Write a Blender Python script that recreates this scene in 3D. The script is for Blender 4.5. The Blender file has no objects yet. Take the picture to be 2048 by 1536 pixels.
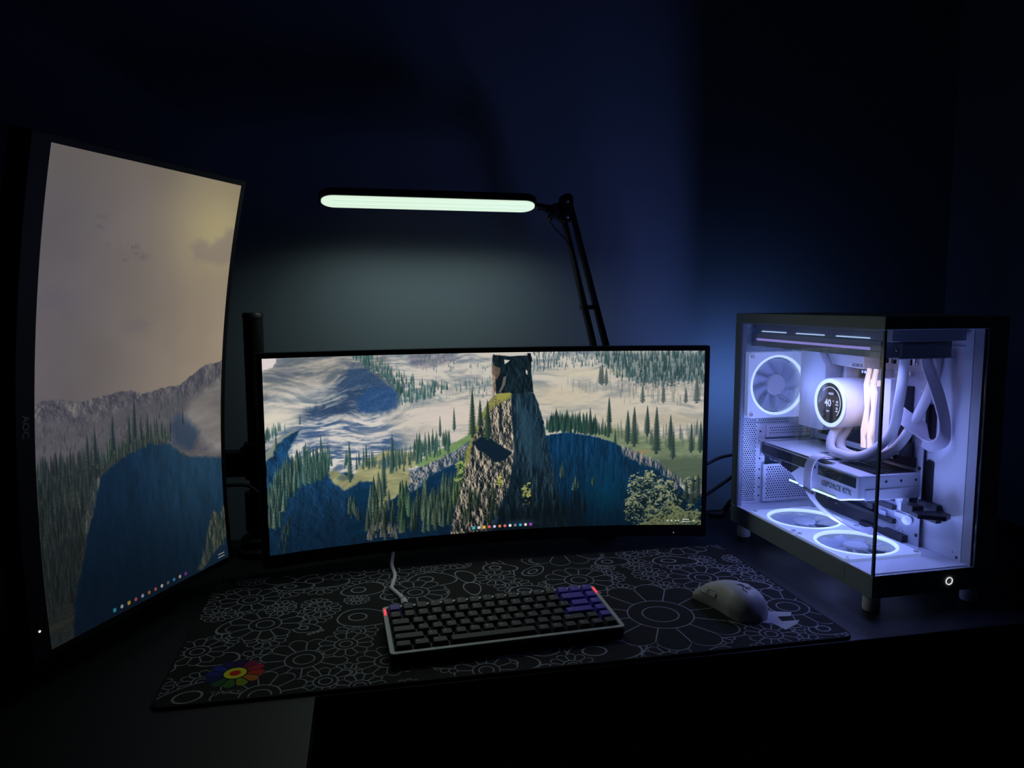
import bpy, math, random
import numpy as np
from mathutils import Matrix, Vector
S = bpy.context.scene
COL = S.collection
PI = math.pi

# ---------------- camera ----------------
def cam_basis(p, yaw, roll):
    cp, sp, cy, sy = math.cos(p), math.sin(p), math.cos(yaw), math.sin(yaw)
    fw = Vector((sy * cp, cy * cp, -sp)); right = Vector((cy, -sy, 0)); up = right.cross(fw)
    c, s = math.cos(roll), math.sin(roll)
    return right * c + up * s, up * c - right * s, fw
r_, u_, f_ = cam_basis(.10807, .19644, -.00392)
cam = bpy.data.objects.new('camera', bpy.data.cameras.new('camera')); COL.objects.link(cam)
cam.data.sensor_width = 36; cam.data.lens = 1472.8 * 36 / 2048; cam.data.clip_start = .02
cam.matrix_world = Matrix(((r_.x, u_.x, -f_.x, 0), (r_.y, u_.y, -f_.y, 0), (r_.z, u_.z, -f_.z, .4586), (0, 0, 0, 1)))
S.camera = cam
# ---------------- world, view ----------------
w = bpy.data.worlds.new('night'); S.world = w; w.use_nodes = True
w.node_tree.nodes['Background'].inputs[0].default_value = (.28, .42, 1, 1)
w.node_tree.nodes['Background'].inputs[1].default_value = .0028
vs = S.view_settings
vs.view_transform = 'Standard'; vs.look = 'None'; vs.gamma = 1; vs.exposure = 0; vs.use_curve_mapping = False
S.cycles.max_bounces = 10; S.cycles.diffuse_bounces = 5; S.cycles.transparent_max_bounces = 24
S.cycles.sample_clamp_indirect = 3; S.cycles.caustics_reflective = False; S.cycles.caustics_refractive = False
# ---------------- light strengths ----------------
LAMP_W = 3.7         # whole desk lamp, watts over its row of diodes
FAN_COL = (.26, .35, 1.)
FAN_W = 5.6
ROOF_FILL_W = 4.3         # added fill light under the radiator          # one case fan ring
REAR_W = .20         # rear fan's glow out of the back of the case

# ---------------- helpers ----------------
def lin(c): return tuple((x / 255. / 12.92) if x <= 10 else ((x / 255. + .055) / 1.055) ** 2.4 for x in c)
def mat(name, c, rough=.5, metal=0., emit=None, es=1., spec=.5, grain=0., gs=400., coat=0., alpha=None, var=.06):
    m = bpy.data.materials.new(name); m.use_nodes = True; nt = m.node_tree; N = nt.nodes; b = N['Principled BSDF']
    b.inputs['Base Color'].default_value = (*c, 1); b.inputs['Roughness'].default_value = rough; b.inputs['Metallic'].default_value = metal
    b.inputs['Specular IOR Level'].default_value = spec; b.inputs['Coat Weight'].default_value = coat
    if emit: b.inputs['Emission Color'].default_value = (*emit, 1); b.inputs['Emission Strength'].default_value = es
    tc = N.new('ShaderNodeTexCoord'); nz = N.new('ShaderNodeTexNoise'); nz.inputs['Scale'].default_value = gs; nz.inputs['Detail'].default_value = 3
    nt.links.new(tc.outputs['Object'], nz.inputs['Vector'])
    mr = N.new('ShaderNodeMapRange'); mr.inputs['To Min'].default_value = max(0, rough - var); mr.inputs['To Max'].default_value = min(1, rough + var)
    nt.links.new(nz.outputs['Fac'], mr.inputs['Value']); nt.links.new(mr.outputs['Result'], b.inputs['Roughness'])
    if grain:
        bp = N.new('ShaderNodeBump'); bp.inputs['Strength'].default_value = grain; bp.inputs['Distance'].default_value = .0006
        nt.links.new(nz.outputs['Fac'], bp.inputs['Height']); nt.links.new(bp.outputs['Normal'], b.inputs['Normal'])
    if alpha is not None: b.inputs['Alpha'].default_value = alpha
    return m
def glass(name, tint, refl=.08):
    m = bpy.data.materials.new(name); m.use_nodes = True; nt = m.node_tree; N = nt.nodes; L = nt.links
    N.remove(N['Principled BSDF']); o = N['Material Output']
    t = N.new('ShaderNodeBsdfTransparent'); t.inputs[0].default_value = (*tint, 1)
    g = N.new('ShaderNodeBsdfGlossy'); g.inputs['Roughness'].default_value = .02
    fr = N.new('ShaderNodeFresnel'); fr.inputs[0].default_value = 1.45
    mu = N.new('ShaderNodeMath'); mu.operation = 'MULTIPLY'; mu.inputs[1].default_value = refl * 10
    x = N.new('ShaderNodeMixShader'); L.new(fr.outputs[0], mu.inputs[0]); L.new(mu.outputs[0], x.inputs[0])
    L.new(t.outputs[0], x.inputs[1]); L.new(g.outputs[0], x.inputs[2]); L.new(x.outputs[0], o.inputs[0])
    return m
class MB:
    def __init__(s): s.v = []; s.f = []
    def add(s, vs, fs):
        n = len(s.v); s.v += [tuple(v) for v in vs]; s.f += [tuple(i + n for i in f) for f in fs]; return s
    def box(s, x0, x1, y0, y1, z0, z1, M=None):
        v = [(x, y, z) for z in (z0, z1) for y in (y0, y1) for x in (x0, x1)]
        if M: v = [M @ Vector(p) for p in v]
        return s.add(v, [(0, 2, 3, 1), (4, 5, 7, 6), (0, 1, 5, 4), (2, 6, 7, 3), (0, 4, 6, 2), (1, 3, 7, 5)])
    def prism(s, poly, axis, a, b):
        def P(p, t): return {'x': (t, p[0], p[1]), 'y': (p[0], t, p[1]), 'z': (p[0], p[1], t)}[axis]
        n = len(poly); v = [P(p, a) for p in poly] + [P(p, b) for p in poly]
        return s.add(v, [tuple(range(n))[::-1], tuple(range(n, 2 * n))] + [(i, (i + 1) % n, n + (i + 1) % n, n + i) for i in range(n)])
    def cyl(s, p0, p1, r0, r1=None, n=24, cap=True):
        r1 = r0 if r1 is None else r1; p0 = Vector(p0); p1 = Vector(p1); d = (p1 - p0).normalized(); a = d.orthogonal().normalized(); b = d.cross(a)
        v = []
        for p, r in ((p0, r0), (p1, r1)): v += [p + (a * math.cos(2 * PI * i / n) + b * math.sin(2 * PI * i / n)) * r for i in range(n)]
        f = [(i, (i + 1) % n, n + (i + 1) % n, n + i) for i in range(n)]
        if cap: f += [tuple(range(n))[::-1], tuple(range(n, 2 * n))]
        return s.add(v, f)
    def lathe(s, o, d, prof, n=48, close=False):
        """prof: (radius, height along d)"""
        o = Vector(o); d = Vector(d).normalized(); a = d.orthogonal().normalized(); b = d.cross(a); v = []
        for r, h in prof: v += [o + d * h + (a * math.cos(2 * PI * i / n) + b * math.sin(2 * PI * i / n)) * r for i in range(n)]
        m = len(prof); f = []
        for k in range(m if close else m - 1):
            k2 = (k + 1) % m
            f += [(k * n + i, k * n + (i + 1) % n, k2 * n + (i + 1) % n, k2 * n + i) for i in range(n)]
        return s.add(v, f)
    def tube(s, pts, r, n=10, sub=5, flat=None, cap=True):
        P = [Vector(p) for p in pts]; Q = []
        for i in range(len(P) - 1):
            p0 = P[max(0, i - 1)]; p1 = P[i]; p2 = P[i + 1]; p3 = P[min(len(P) - 1, i + 2)]
            for k in range(sub):
                t = k / sub
                Q.append(.5 * ((2 * p1) + (p2 - p0) * t + (2 * p0 - 5 * p1 + 4 * p2 - p3) * t * t + (3 * p1 - p0 - 3 * p2 + p3) * t ** 3))
        Q.append(P[-1]); v = []; a = None
        for i, q in enumerate(Q):
            d = (Q[min(i + 1, len(Q) - 1)] - Q[max(i - 1, 0)]).normalized()
            a = (d.orthogonal() if a is None else a - d * a.dot(d)).normalized(); b = d.cross(a)
            v += [q + (a * math.cos(2 * PI * j / n) + b * math.sin(2 * PI * j / n)) * r for j in range(n)]
        m = len(Q); f = [(k * n + j, k * n + (j + 1) % n, (k + 1) * n + (j + 1) % n, (k + 1) * n + j) for k in range(m - 1) for j in range(n)]
        if cap: f += [tuple(range(n))[::-1], tuple(range((m - 1) * n, m * n))]
        return s.add(v, f)
    def build(s, name, m, parent=None, smooth=False, bevel=0., seg=2, kind=None, label=None):
        me = bpy.data.meshes.new(name); me.from_pydata(s.v, [], s.f); me.update(); me.materials.append(m)
        if smooth:
            me.polygons.foreach_set('use_smooth', [True] * len(me.polygons))
            try: me.set_sharp_from_angle(angle=math.radians(40))
            except Exception: pass
        o = bpy.data.objects.new(name, me); COL.objects.link(o)
        if parent: o.parent = parent
        if bevel: b = o.modifiers.new('edge', 'BEVEL'); b.width = bevel; b.segments = seg; b.limit_method = 'ANGLE'
        if kind: o['kind'] = kind
        if label: o['label'] = label
        return o
def rrect(x0, x1, y0, y1, r, n=6):
    out = []
    for cx, cy, a in ((x1 - r, y1 - r, 0), (x0 + r, y1 - r, 90), (x0 + r, y0 + r, 180), (x1 - r, y0 + r, 270)):
        out += [(cx + r * math.cos(math.radians(a + 90 * i / n)), cy + r * math.sin(math.radians(a + 90 * i / n))) for i in range(n + 1)]
    return out
def tag(o, label, cat, group=None):
    o['label'] = label; o['category'] = cat
    if group: o['group'] = group
    return o
def thing(name, label, cat, M=Matrix(), group=None, parent=None):
    o = bpy.data.objects.new(name, None); COL.objects.link(o); o.empty_display_size = .02
    o.matrix_world = M
    return tag(o, label, cat, group)
_fonts = {}
def text(body, size, m, name, parent, M, extrude=.0002, label=None, bold=0.):
    k = (body, size, extrude, bold)
    if k not in _fonts:
        c = bpy.data.curves.new('t', 'FONT'); c.body = body; c.size = size; c.extrude = extrude; c.align_x = 'CENTER'; c.align_y = 'CENTER'; c.resolution_u = 2; c.offset = bold
        o = bpy.data.objects.new('t', c); COL.objects.link(o); dg = bpy.context.evaluated_depsgraph_get()
        me = bpy.data.meshes.new_from_object(o.evaluated_get(dg)); bpy.data.objects.remove(o); bpy.data.curves.remove(c); _fonts[k] = me
    me = _fonts[k]
    if not me.materials: me.materials.append(m)
    o = bpy.data.objects.new(name, me); COL.objects.link(o); o.parent = parent; o.matrix_local = M
    if label: o['label'] = label
    return o
def picture(name, a):
    h, w_, _ = a.shape; im = bpy.data.images.new(name, w_, h)
    px = np.ones((h, w_, 4), np.float32); px[..., :3] = a[::-1]; im.pixels.foreach_set(px.ravel()); im.update(); im.pack()
    return im
def screen_mat(name, im, k=1.):
    m = bpy.data.materials.new(name); m.use_nodes = True; nt = m.node_tree; N = nt.nodes; b = N['Principled BSDF']
    t = N.new('ShaderNodeTexImage'); t.image = im; t.extension = 'EXTEND'; uv = N.new('ShaderNodeUVMap'); uv.uv_map = 'UVMap'
    nt.links.new(uv.outputs[0], t.inputs[0]); b.inputs['Base Color'].default_value = (.006, .006, .007, 1)
    b.inputs['Roughness'].default_value = .35; b.inputs['Specular IOR Level'].default_value = .25
    nt.links.new(t.outputs[0], b.inputs['Emission Color']); b.inputs['Emission Strength'].default_value = k
    return m
def TR(x, y, z, rx=0, ry=0, rz=0):
    return Matrix.Translation((x, y, z)) @ Matrix.Rotation(rz, 4, 'Z') @ Matrix.Rotation(ry, 4, 'Y') @ Matrix.Rotation(rx, 4, 'X')

# ---------------- materials ----------------
def wall_mat():
    m = mat('blue_grey_wall_paint', (.235, .285, .36), .62, grain=.25, gs=90, spec=.3); nt = m.node_tree; N = nt.nodes; b = N['Principled BSDF']
    tc = N.new('ShaderNodeTexCoord'); n1 = N.new('ShaderNodeTexNoise'); n1.inputs['Scale'].default_value = 3.2; n1.inputs['Detail'].default_value = 5
    r = N.new('ShaderNodeValToRGB'); r.color_ramp.elements[0].color = (.222, .272, .345, 1); r.color_ramp.elements[1].color = (.248, .30, .375, 1)
    nt.links.new(tc.outputs['Object'], n1.inputs[0]); nt.links.new(n1.outputs['Fac'], r.inputs[0]); nt.links.new(r.outputs[0], b.inputs['Base Color'])
    return m
M_wall = wall_mat()
M_floor = mat('dark_carpet', (.03, .03, .034), .95, grain=.8, gs=500)
M_desk = mat('black_laminate', (.0075, .008, .011), .5, grain=.12, gs=700, spec=.3)
M_desk_edge = mat('black_edge_band', (.012, .012, .014), .5)
M_black = mat('matte_black_plastic', (.010, .010, .012), .5, grain=.1, gs=900)
M_gloss = mat('satin_black_plastic', (.006, .006, .008), .42, spec=.18)
M_blackmetal = mat('black_coated_metal', (.014, .014, .016), .42, metal=.3)
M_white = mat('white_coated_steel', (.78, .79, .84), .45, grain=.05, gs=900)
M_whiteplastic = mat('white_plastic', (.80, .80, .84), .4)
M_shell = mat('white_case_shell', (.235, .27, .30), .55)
M_greyfr = mat('grey_fan_frame', (.55, .56, .60), .4)
M_pcb = mat('dark_circuit_board', (.04, .04, .05), .45, grain=.5, gs=600)
M_pcbw = mat('pale_circuit_board', (.45, .45, .52), .45, grain=.5, gs=600)
M_dark = mat('black_component', (.015, .015, .018), .4)
M_silver = mat('brushed_silver', (.75, .75, .78), .3, metal=.9)
M_gpu = mat('silver_card_shroud', (.52, .53, .58), .42, metal=.15)
M_gpudark = mat('dark_card_window', (.02, .022, .022), .3, metal=.2)
M_rub = mat('white_sleeved_hose', (.62, .60, .62), .6, grain=.6, gs=1500)
M_cable = mat('white_cable_sleeve', (.66, .62, .68), .6, grain=.4, gs=1600)
M_glass = glass('clear_side_glass', (.95, .97, .99), .014)
M_glassedge = mat('blue_green_glass_edge', (.10, .18, .28), .12, spec=.8)
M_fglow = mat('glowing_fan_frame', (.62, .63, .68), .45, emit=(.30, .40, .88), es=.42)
M_ring = mat('fan_light_ring', (.8, .8, .85), .5, emit=(.50, .68, 1.), es=1.0)
M_pumpring = mat('pump_light_ring', (.8, .8, .85), .5, emit=(.62, .80, .92), es=.95)
M_blade = mat('frosted_blade', (.55, .58, .72), .4, alpha=.55)
M_ram = mat('warm_light_bar', (.8, .75, .7), .5, emit=(.92, .66, .50), es=.8)
M_strip = mat('green_white_strip', (.7, .8, .7), .5, emit=(.66, 1., .80), es=1.1)
M_slot = mat('violet_slot_glow', (.5, .5, .6), .5, emit=(.26, .21, .60), es=.95)  # emission paints the inside light that shows through the radiator gap
M_btn = mat('white_button_ring', (.8, .8, .8), .5, emit=(1, 1, 1), es=.8)
M_led = mat('white_status_led', (.8, .8, .8), .5, emit=(1, 1, 1), es=1.2)
M_leddim = mat('dim_status_led', (.5, .5, .5), .5, emit=(.5, .6, .8), es=.35)
M_red = mat('red_key_light', (.8, .1, .1), .5, emit=(1., .03, .06), es=1.1)
M_diff = mat('lamp_diffuser', (.8, .85, .8), .6, emit=(.74, .93, .72), es=.95)
M_diff2 = mat('lamp_diode_band', (.8, .85, .8), .6, emit=(.60, .86, .62), es=.9)
M_lcd = mat('pump_display', (.03, .03, .035), .06, spec=.8)
M_lcdtext = mat('pump_display_text', (.8, .8, .9), .5, emit=(.66, .70, .80), es=.75)
M_key = mat('charcoal_keycap', (.030, .031, .034), .6, grain=.2, gs=1500)
M_keyp = mat('purple_keycap', (.075, .04, .40), .55, grain=.2, gs=1500)
M_leg = mat('grey_key_legend', (.62, .62, .64), .6)
M_frame = mat('pale_keyboard_frame', (.42, .43, .41), .45, metal=.1)
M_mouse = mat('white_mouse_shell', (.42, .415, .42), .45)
M_mousel = mat('grey_mouse_mark', (.15, .15, .17), .5)
M_dimtext = mat('dim_lettering', (.30, .31, .36), .5)
M_logo = mat('grey_raised_lettering', (.16, .16, .19), .45)
M_gputext = mat('grey_card_lettering', (.14, .15, .18), .4)
M_usb = mat('violet_cable_sleeve', (.12, .10, .22), .5)
# ---------- picture painting for the two screens (numpy only) ----------
def rs_(seed): return np.random.RandomState(seed)
def vnoise(h, w, ny, nx, rng):
    ny = max(2, int(ny)); nx = max(2, int(nx))
    g = rng.rand(ny + 1, nx + 1).astype(np.float32)
    y = np.linspace(0, ny - 1e-3, h, dtype=np.float32); x = np.linspace(0, nx - 1e-3, w, dtype=np.float32)
    yi = y.astype(int); xi = x.astype(int)
    fy = (y - yi)[:, None]; fx = (x - xi)[None]
    fy = fy * fy * (3 - 2 * fy); fx = fx * fx * (3 - 2 * fx)
    a = g[yi][:, xi]; b = g[yi][:, xi + 1]; c = g[yi + 1][:, xi]; d = g[yi + 1][:, xi + 1]
    return (a * (1 - fx) + b * fx) * (1 - fy) + (c * (1 - fx) + d * fx) * fy
def fbm(h, w, sy, sx, seed, octs=4):
    """sy, sx: feature size in texels"""
    r = rs_(seed); o = np.zeros((h, w), np.float32); amp = 1.; tot = 0.
    for k in range(octs):
        o += amp * vnoise(h, w, h / sy * 2 ** k, w / sx * 2 ** k, r); tot += amp; amp *= .55
    return o / tot
def col(*c): return np.array(c, np.float32) / 255.
def sst(a, b, x):
    t = np.clip((x - a) / (b - a), 0, 1); return t * t * (3 - 2 * t)
class Pic:
    def __init__(s, w, h):
        s.w, s.h = w, h; s.a = np.zeros((h, w, 3), np.float32)
        s.Y, s.X = np.mgrid[0:h, 0:w].astype(np.float32)
        s.rough = fbm(h, w, 14, 14, 5, 4) - .5; s.rough2 = fbm(h, w, 14, 14, 6, 4) - .5
    def mask(s, pts, jit=0., feather=1.5):
        X = s.X + s.rough * jit * 2; Y = s.Y + s.rough2 * jit * 2
        ins = np.zeros((s.h, s.w), bool); d2 = np.full((s.h, s.w), 1e9, np.float32)
        n = len(pts)
        for i in range(n):
            x0, y0 = pts[i]; x1, y1 = pts[(i + 1) % n]
            if y0 != y1:
                c = ((y0 > Y) != (y1 > Y)) & (X < (x1 - x0) * (Y - y0) / (y1 - y0) + x0)
                ins ^= c
            if feather > 0:
                dx, dy = x1 - x0, y1 - y0; L = dx * dx + dy * dy + 1e-6
                t = np.clip(((X - x0) * dx + (Y - y0) * dy) / L, 0, 1)
                d2 = np.minimum(d2, (X - x0 - t * dx) ** 2 + (Y - y0 - t * dy) ** 2)
        if feather <= 0: return ins.astype(np.float32)
        d = np.sqrt(d2); d = np.where(ins, d, -d)
        return np.clip(.5 + d / (2 * feather), 0, 1)
    def blend(s, m, c):
        m = m[..., None]; s.a = s.a * (1 - m) + m * c
    def ell(s, cx, cy, rx, ry, c, al=1., soft=.5, streak=None):
        d = np.sqrt(((s.X - cx) / rx) ** 2 + ((s.Y - cy) / ry) ** 2)
        m = (1 - sst(1 - soft, 1 + soft * .2, d)) * al
        if streak is not None: m = m * streak
        s.blend(m, c)
    def tree(s, x, yb, h, w, c, lc, al=1., seed=0, fade=0.):
        r = rs_(seed); hw = int(w * .75) + 2; x0 = int(x) - hw; y0 = int(yb - h); y1 = int(yb) + 1
        X0, X1 = max(0, x0), min(s.w, int(x) + hw + 1); Y0, Y1 = max(0, y0), min(s.h, y1)
        if X1 <= X0 or Y1 <= Y0: return
        yy = (np.arange(Y0, Y1) - (yb - h)) / h; xx = np.arange(X0, X1) - x
        n = max(4, h / 6.5); ph = r.rand()
        saw = (yy * n + ph) % 1.
        saw2 = (yy * n + ph + .45) % 1.
        prof = w * .5 * np.clip(yy, 0, 1) ** .75
        jl = .55 + .3 * r.rand(len(yy)); jr = .55 + .3 * r.rand(len(yy))
        L = prof * (jl * .5 + .6 * saw); R_ = prof * (jr * .5 + .6 * saw2)
        taper = np.where(yy > .93, .35, 1.); L *= taper; R_ *= taper
        X = xx[None]; d = np.where(X < 0, L[:, None] + X, R_[:, None] - X)
        m = np.clip(d + .6, 0, 1) * al
        if fade: m = m * (1 - fade * yy[:, None])
        lit = np.clip(-X / (prof[:, None] + 1e-3) * 1.1 + .3, 0, 1.3) * (.2 + 1.1 * r.rand(*m.shape) ** 1.5)
        cc = c + (lc - c) * lit[..., None]
        sub = s.a[Y0:Y1, X0:X1]; s.a[Y0:Y1, X0:X1] = sub * (1 - m[..., None]) + cc * m[..., None]
    def forest(s, poly, n, hmin, hmax, c, lc, al=.9, seed=0, asp=.32, fade=0., jit=.25):
        r = rs_(seed); P_ = np.array(poly); x0, y0 = P_.min(0); x1, y1 = P_.max(0); out = []
        t = 0
        while len(out) < n and t < n * 30:
            t += 1; x = x0 + (x1 - x0) * r.rand(); y = y0 + (y1 - y0) * r.rand(); ins = False
            for i in range(len(P_)):
                a, b = P_[i], P_[(i + 1) % len(P_)]
                if (a[1] > y) != (b[1] > y) and x < (b[0] - a[0]) * (y - a[1]) / (b[1] - a[1]) + a[0]: ins = not ins
            if ins: out.append((y, x))
        for i, (y, x) in enumerate(sorted(out)):
            h = hmin + (hmax - hmin) * r.rand(); k = 1 + (r.rand() - .5) * jit * 2
            s.tree(x, y, h, h * asp * (.8 + .4 * r.rand()), np.clip(c * k, 0, 1), np.clip(lc * k, 0, 1), al * (.8 + .2 * r.rand()), seed * 977 + i, fade)
    def clump(s, x, y, w, h, n, c, lc, seed=0, size=5.):
        w *= 1.25; h *= 1.25; X0, X1 = int(max(0, x - w * 1.3)), int(min(s.w, x + w * 1.3)); Y0, Y1 = int(max(0, y - h * 1.3)), int(min(s.h, y + h * 1.3))
        if X1 <= X0 + 3 or Y1 <= Y0 + 3: return
        A = fbm(Y1 - Y0, X1 - X0, size * 3., size * 4., seed, 4); B = fbm(Y1 - Y0, X1 - X0, size * 1.3, size * 1.8, seed + 1, 3)
        u = (s.X[Y0:Y1, X0:X1] - x) / w; v = (s.Y[Y0:Y1, X0:X1] - y) / h
        m = np.clip((1 - np.hypot(u, v) + (A - .5) * 2.2 + (B - .5) * 1.3 - .1) * 4 * np.clip((1.28 - np.maximum(abs(u), abs(v))) * 8, 0, 1), 0, 1)[..., None]
        k = np.clip((B - .50) * 4.5 + (A - .5) * 2.5 + .36 - u * .25 - v * .35, 0, 1)[..., None]
        s.a[Y0:Y1, X0:X1] = s.a[Y0:Y1, X0:X1] * (1 - m) + (c + (lc - c) * k) * m
    def rock(s, m, dark, light, seed, sx=4, sy=9, gain=5.5, bias=.5, shear=0.):
        f = fbm(s.h, s.w, sy * 3.2, sx * 3.2, seed, 5)
        g = np.roll(f, -1, 1) - f + .5 * (f - np.roll(f, -1, 0)) + .6 * (np.roll(f, -2, 1) - np.roll(f, 2, 1))
        g = g / (g.std() + 1e-6); f = (f - f.mean()) / f.std()
        b = np.clip(.42 + g * gain * .07 + f * gain * .022 + (.5 - bias) * 3, 0, 1) ** 1.2
        s.blend(m, dark + (light - dark) * b[..., None])
    def relief(s, seed, sy, sx, k=.16):
        f = fbm(s.h, s.w, sy, sx, seed, 5); g = np.roll(f, -2, 1) - np.roll(f, 2, 1) + .5 * (f - np.roll(f, -2, 0))
        return np.clip(1 + k * g / (g.std() + 1e-6), .3, 1.9)[..., None]
    def dot(s, x, y, r, c, sq=False):
        X0, X1 = int(max(0, x - r - 1)), int(min(s.w, x + r + 2)); Y0, Y1 = int(max(0, y - r - 1)), int(min(s.h, y + r + 2))
        dx = np.abs(s.X[Y0:Y1, X0:X1] - x); dy = np.abs(s.Y[Y0:Y1, X0:X1] - y)
        d = np.maximum(dx, dy) if sq else np.sqrt(dx * dx + dy * dy)
        m = np.clip(r - d + .5, 0, 1)[..., None]
        s.a[Y0:Y1, X0:X1] = s.a[Y0:Y1, X0:X1] * (1 - m) + c * m
ICONS = [(40, 175, 200), (200, 205, 210), (235, 180, 40), (235, 90, 80), (190, 185, 235), (225, 120, 60), (225, 95, 90), (230, 230, 235), (120, 120, 125), (40, 170, 215), (235, 205, 195), (150, 50, 180)]
def paint_wide():
    W, H = 1720, 720
    p = Pic(W, H); X, Y = p.X, p.Y
    wy = (fbm(H, W, 120, 190, 17, 2) - .5) * 110; ii = np.clip(Y + wy + .06 * X, 0, H + 199).astype(int); ii2 = np.clip(Y, 0, H - 1).astype(int)
    st = fbm(H + 200, W, 12, 80, 11, 5)[np.clip(ii, 0, H + 199), X.astype(int)]; st = .75 * st + .25 * fbm(H, W, 7, 24, 18, 4); st2 = fbm(H, W, 30, 160, 12, 4); fine = fbm(H, W, 5, 5, 13, 3)
    cream = col(202, 194, 182); grey = col(112, 126, 138); blue = col(44, 70, 106)
    b = np.clip((st - .47) * 3.2 + (st2 - .45) * 1.6 + .55, 0, 1)[..., None]
    p.a = grey + (cream - grey) * b
    # warm mist to the right
    p.ell(*(1258, 259), 900, 260, col(196, 184, 160), .8, .9, .5 + .5 * st2)
    # hazy hill, top left
    p.blend(p.mask([(-2, 43), (37, 20), (98, -7), (313, -11), (443, -2), (470, 67), (375, 102), (200, 107), (58, 132), (-6, 146)], 6, 14) * .85, (grey * .78) + (cream - grey) * (np.clip((st - .5) * 3 + .25, 0, 1))[..., None])
    p.blend(p.mask([(-4, -32), (50, -30), (49, 9), (36, 32), (-7, 43)], 2, 2) * .95, col(224, 208, 205))
    p.ell(*(78, 52), 60, 28, col(80, 92, 112), .55, .8)
    # shadowed blue valley
    va = p.mask([(246, 102), (312, 37), (386, 36), (457, 80), (482, 119), (497, 174), (457, 222), (344, 223), (196, 252), (121, 239), (148, 189), (217, 171), (290, 145), (200, 125)], 14, 16)
    p.blend(va * (.45 + .55 * sst(.3, .6, 1 - st)), blue * (.85 + .3 * fine[..., None]))
    p.blend(p.mask([(311, 48), (427, 56), (475, 96), (478, 125), (384, 127), (291, 107)], 8, 9) * .8, col(48, 76, 112) * (.8 + .4 * fine[..., None]))
    p.blend(p.mask([(330, 166), (393, 116), (488, 127), (497, 174), (461, 211), (404, 223), (340, 212)], 8, 8) * .85, col(36, 76, 130) * (.8 + .4 * fine[..., None]))
    # curling mist streaks, lower left
    wav = np.clip((st - .5) * 9 - .05, -1, 1)
    sm = p.mask([(54, 259), (197, 224), (419, 237), (494, 309), (492, 397), (377, 418), (227, 424), (119, 394), (51, 341), (69, 306)], 6, 22)
    p.blend(sm * .9, col(56, 88, 132) + (col(212, 205, 198) - col(56, 88, 132)) * (wav * .5 + .5)[..., None])
    p.ell(*(129, 118), 150, 40, cream * 1.0, .8, .9, np.clip(st * 1.6, 0, 1)); p.ell(*(29, 217), 110, 60, col(216, 206, 186), .9, .9)
    p.ell(*(418, 295), 200, 30, cream, .6, .9, np.clip(st * 1.6, 0, 1))
    p.ell(*(700, 242), 260, 70, col(212, 196, 184), .85, .9); p.ell(*(630, 317), 150, 40, col(208, 192, 178), .8, .9)
    # far rock and woods, top middle
    p.blend(p.mask([(529, -7), (704, -7), (733, 23), (634, 53), (537, 50)], 8, 8) * .55, col(92, 92, 116) * (.7 + .6 * fine[..., None]))
    p.forest([(567, 7), (704, -1), (722, 65), (653, 79), (585, 65)], 60, 12, 22, col(58, 92, 100), col(150, 160, 160), .75, 31)
    p.forest([(443, 4), (499, 49), (594, 110), (702, 123), (701, 163), (535, 166), (450, 124)], 10, 12, 22, col(58, 92, 92), col(140, 150, 140), .8, 32)
    p.rock(p.mask([(371, 21), (423, 47), (498, 120), (526, 156), (497, 145), (441, 104), (385, 59)], 5, 4) * .8, col(70, 80, 92), col(205, 190, 180), 41, 6, 4)
    p.forest([(313, 0), (396, 2), (442, 47), (498, 87), (594, 120), (692, 135), (652, 165), (496, 203), (478, 154), (422, 85), (349, 44)], 230, 22, 38, col(36, 80, 84), col(112, 140, 120), .9, 33)
    p.forest([(477, 173), (613, 159), (691, 182), (612, 208), (496, 216)], 60, 20, 34, col(84, 118, 118), col(150, 160, 150), .55, 34, .3, .7)
    p.forest([(692, 127), (861, 108), (861, 188), (701, 163)], 40, 14, 34, col(58, 100, 104), col(150, 160, 150), .75, 35)
    p.forest([(752, 56), (862, 45), (862, 85), (752, 86)], 24, 12, 22, col(90, 120, 122), col(160, 165, 150), .7, 36)
    # woods, top right
    p.blend(p.mask([(1277, -1), (1728, 1), (1731, 135), (1502, 143), (1359, 93)], 12, 30) * .55, col(70, 98, 102))
    p.forest([(1017, 4), (1256, 7), (1297, 66), (1135, 78), (1021, 88)], 120, 18, 30, col(50, 86, 96), col(150, 155, 150), .85, 37)
    p.forest([(1277, 19), (1728, 9), (1731, 139), (1502, 155), (1369, 117), (1298, 80)], 430, 20, 44, col(34, 66, 74), col(92, 118, 108), .88, 38)
    p.blend(p.mask([(1328, 101), (1410, 108), (1502, 126), (1582, 123), (1703, 119), (1731, 139), (1502, 159), (1349, 150)], 8, 5) * sst(.5, .62, fine) * .8, col(200, 182, 168))
    p.ell(*(1216, 85), 200, 26, col(204, 192, 164), .8, .8); p.ell(*(1135, 175), 190, 60, col(200, 186, 158), .75, .9)
    p.forest([(1114, 134), (1339, 133), (1350, 178), (1125, 164)], 34, 22, 44, col(108, 122, 122), col(150, 155, 145), .55, 39, .3, .5)
    p.forest([(1370, 158), (1732, 149), (1733, 225), (1381, 223)], 60, 26, 56, col(84, 96, 96), col(130, 135, 120), .6, 40, .32, .6)
    for i, (x, y, h) in enumerate([(1691, 213, 118), (1556, 212, 76), (1647, 213, 68), (1472, 212, 80), (1298, 133, 76), (1306, 137, 87), (1323, 137, 72)]):
        p.tree(x, y, h, h * .4, col(58, 76, 80), col(96, 106, 96), .85, 400 + i)
    p.ell(*(1565, 282), 330, 40, col(184, 172, 148), .8, .9)
    # green meadow slope, right
    p.blend(p.mask([(1238, 336), (1361, 311), (1505, 348), (1737, 365), (1742, 573), (1611, 532), (1486, 437), (1383, 394), (1300, 362)], 6, 16) * .85, (col(100, 122, 84) * (.75 + .5 * st[..., None])))
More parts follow.
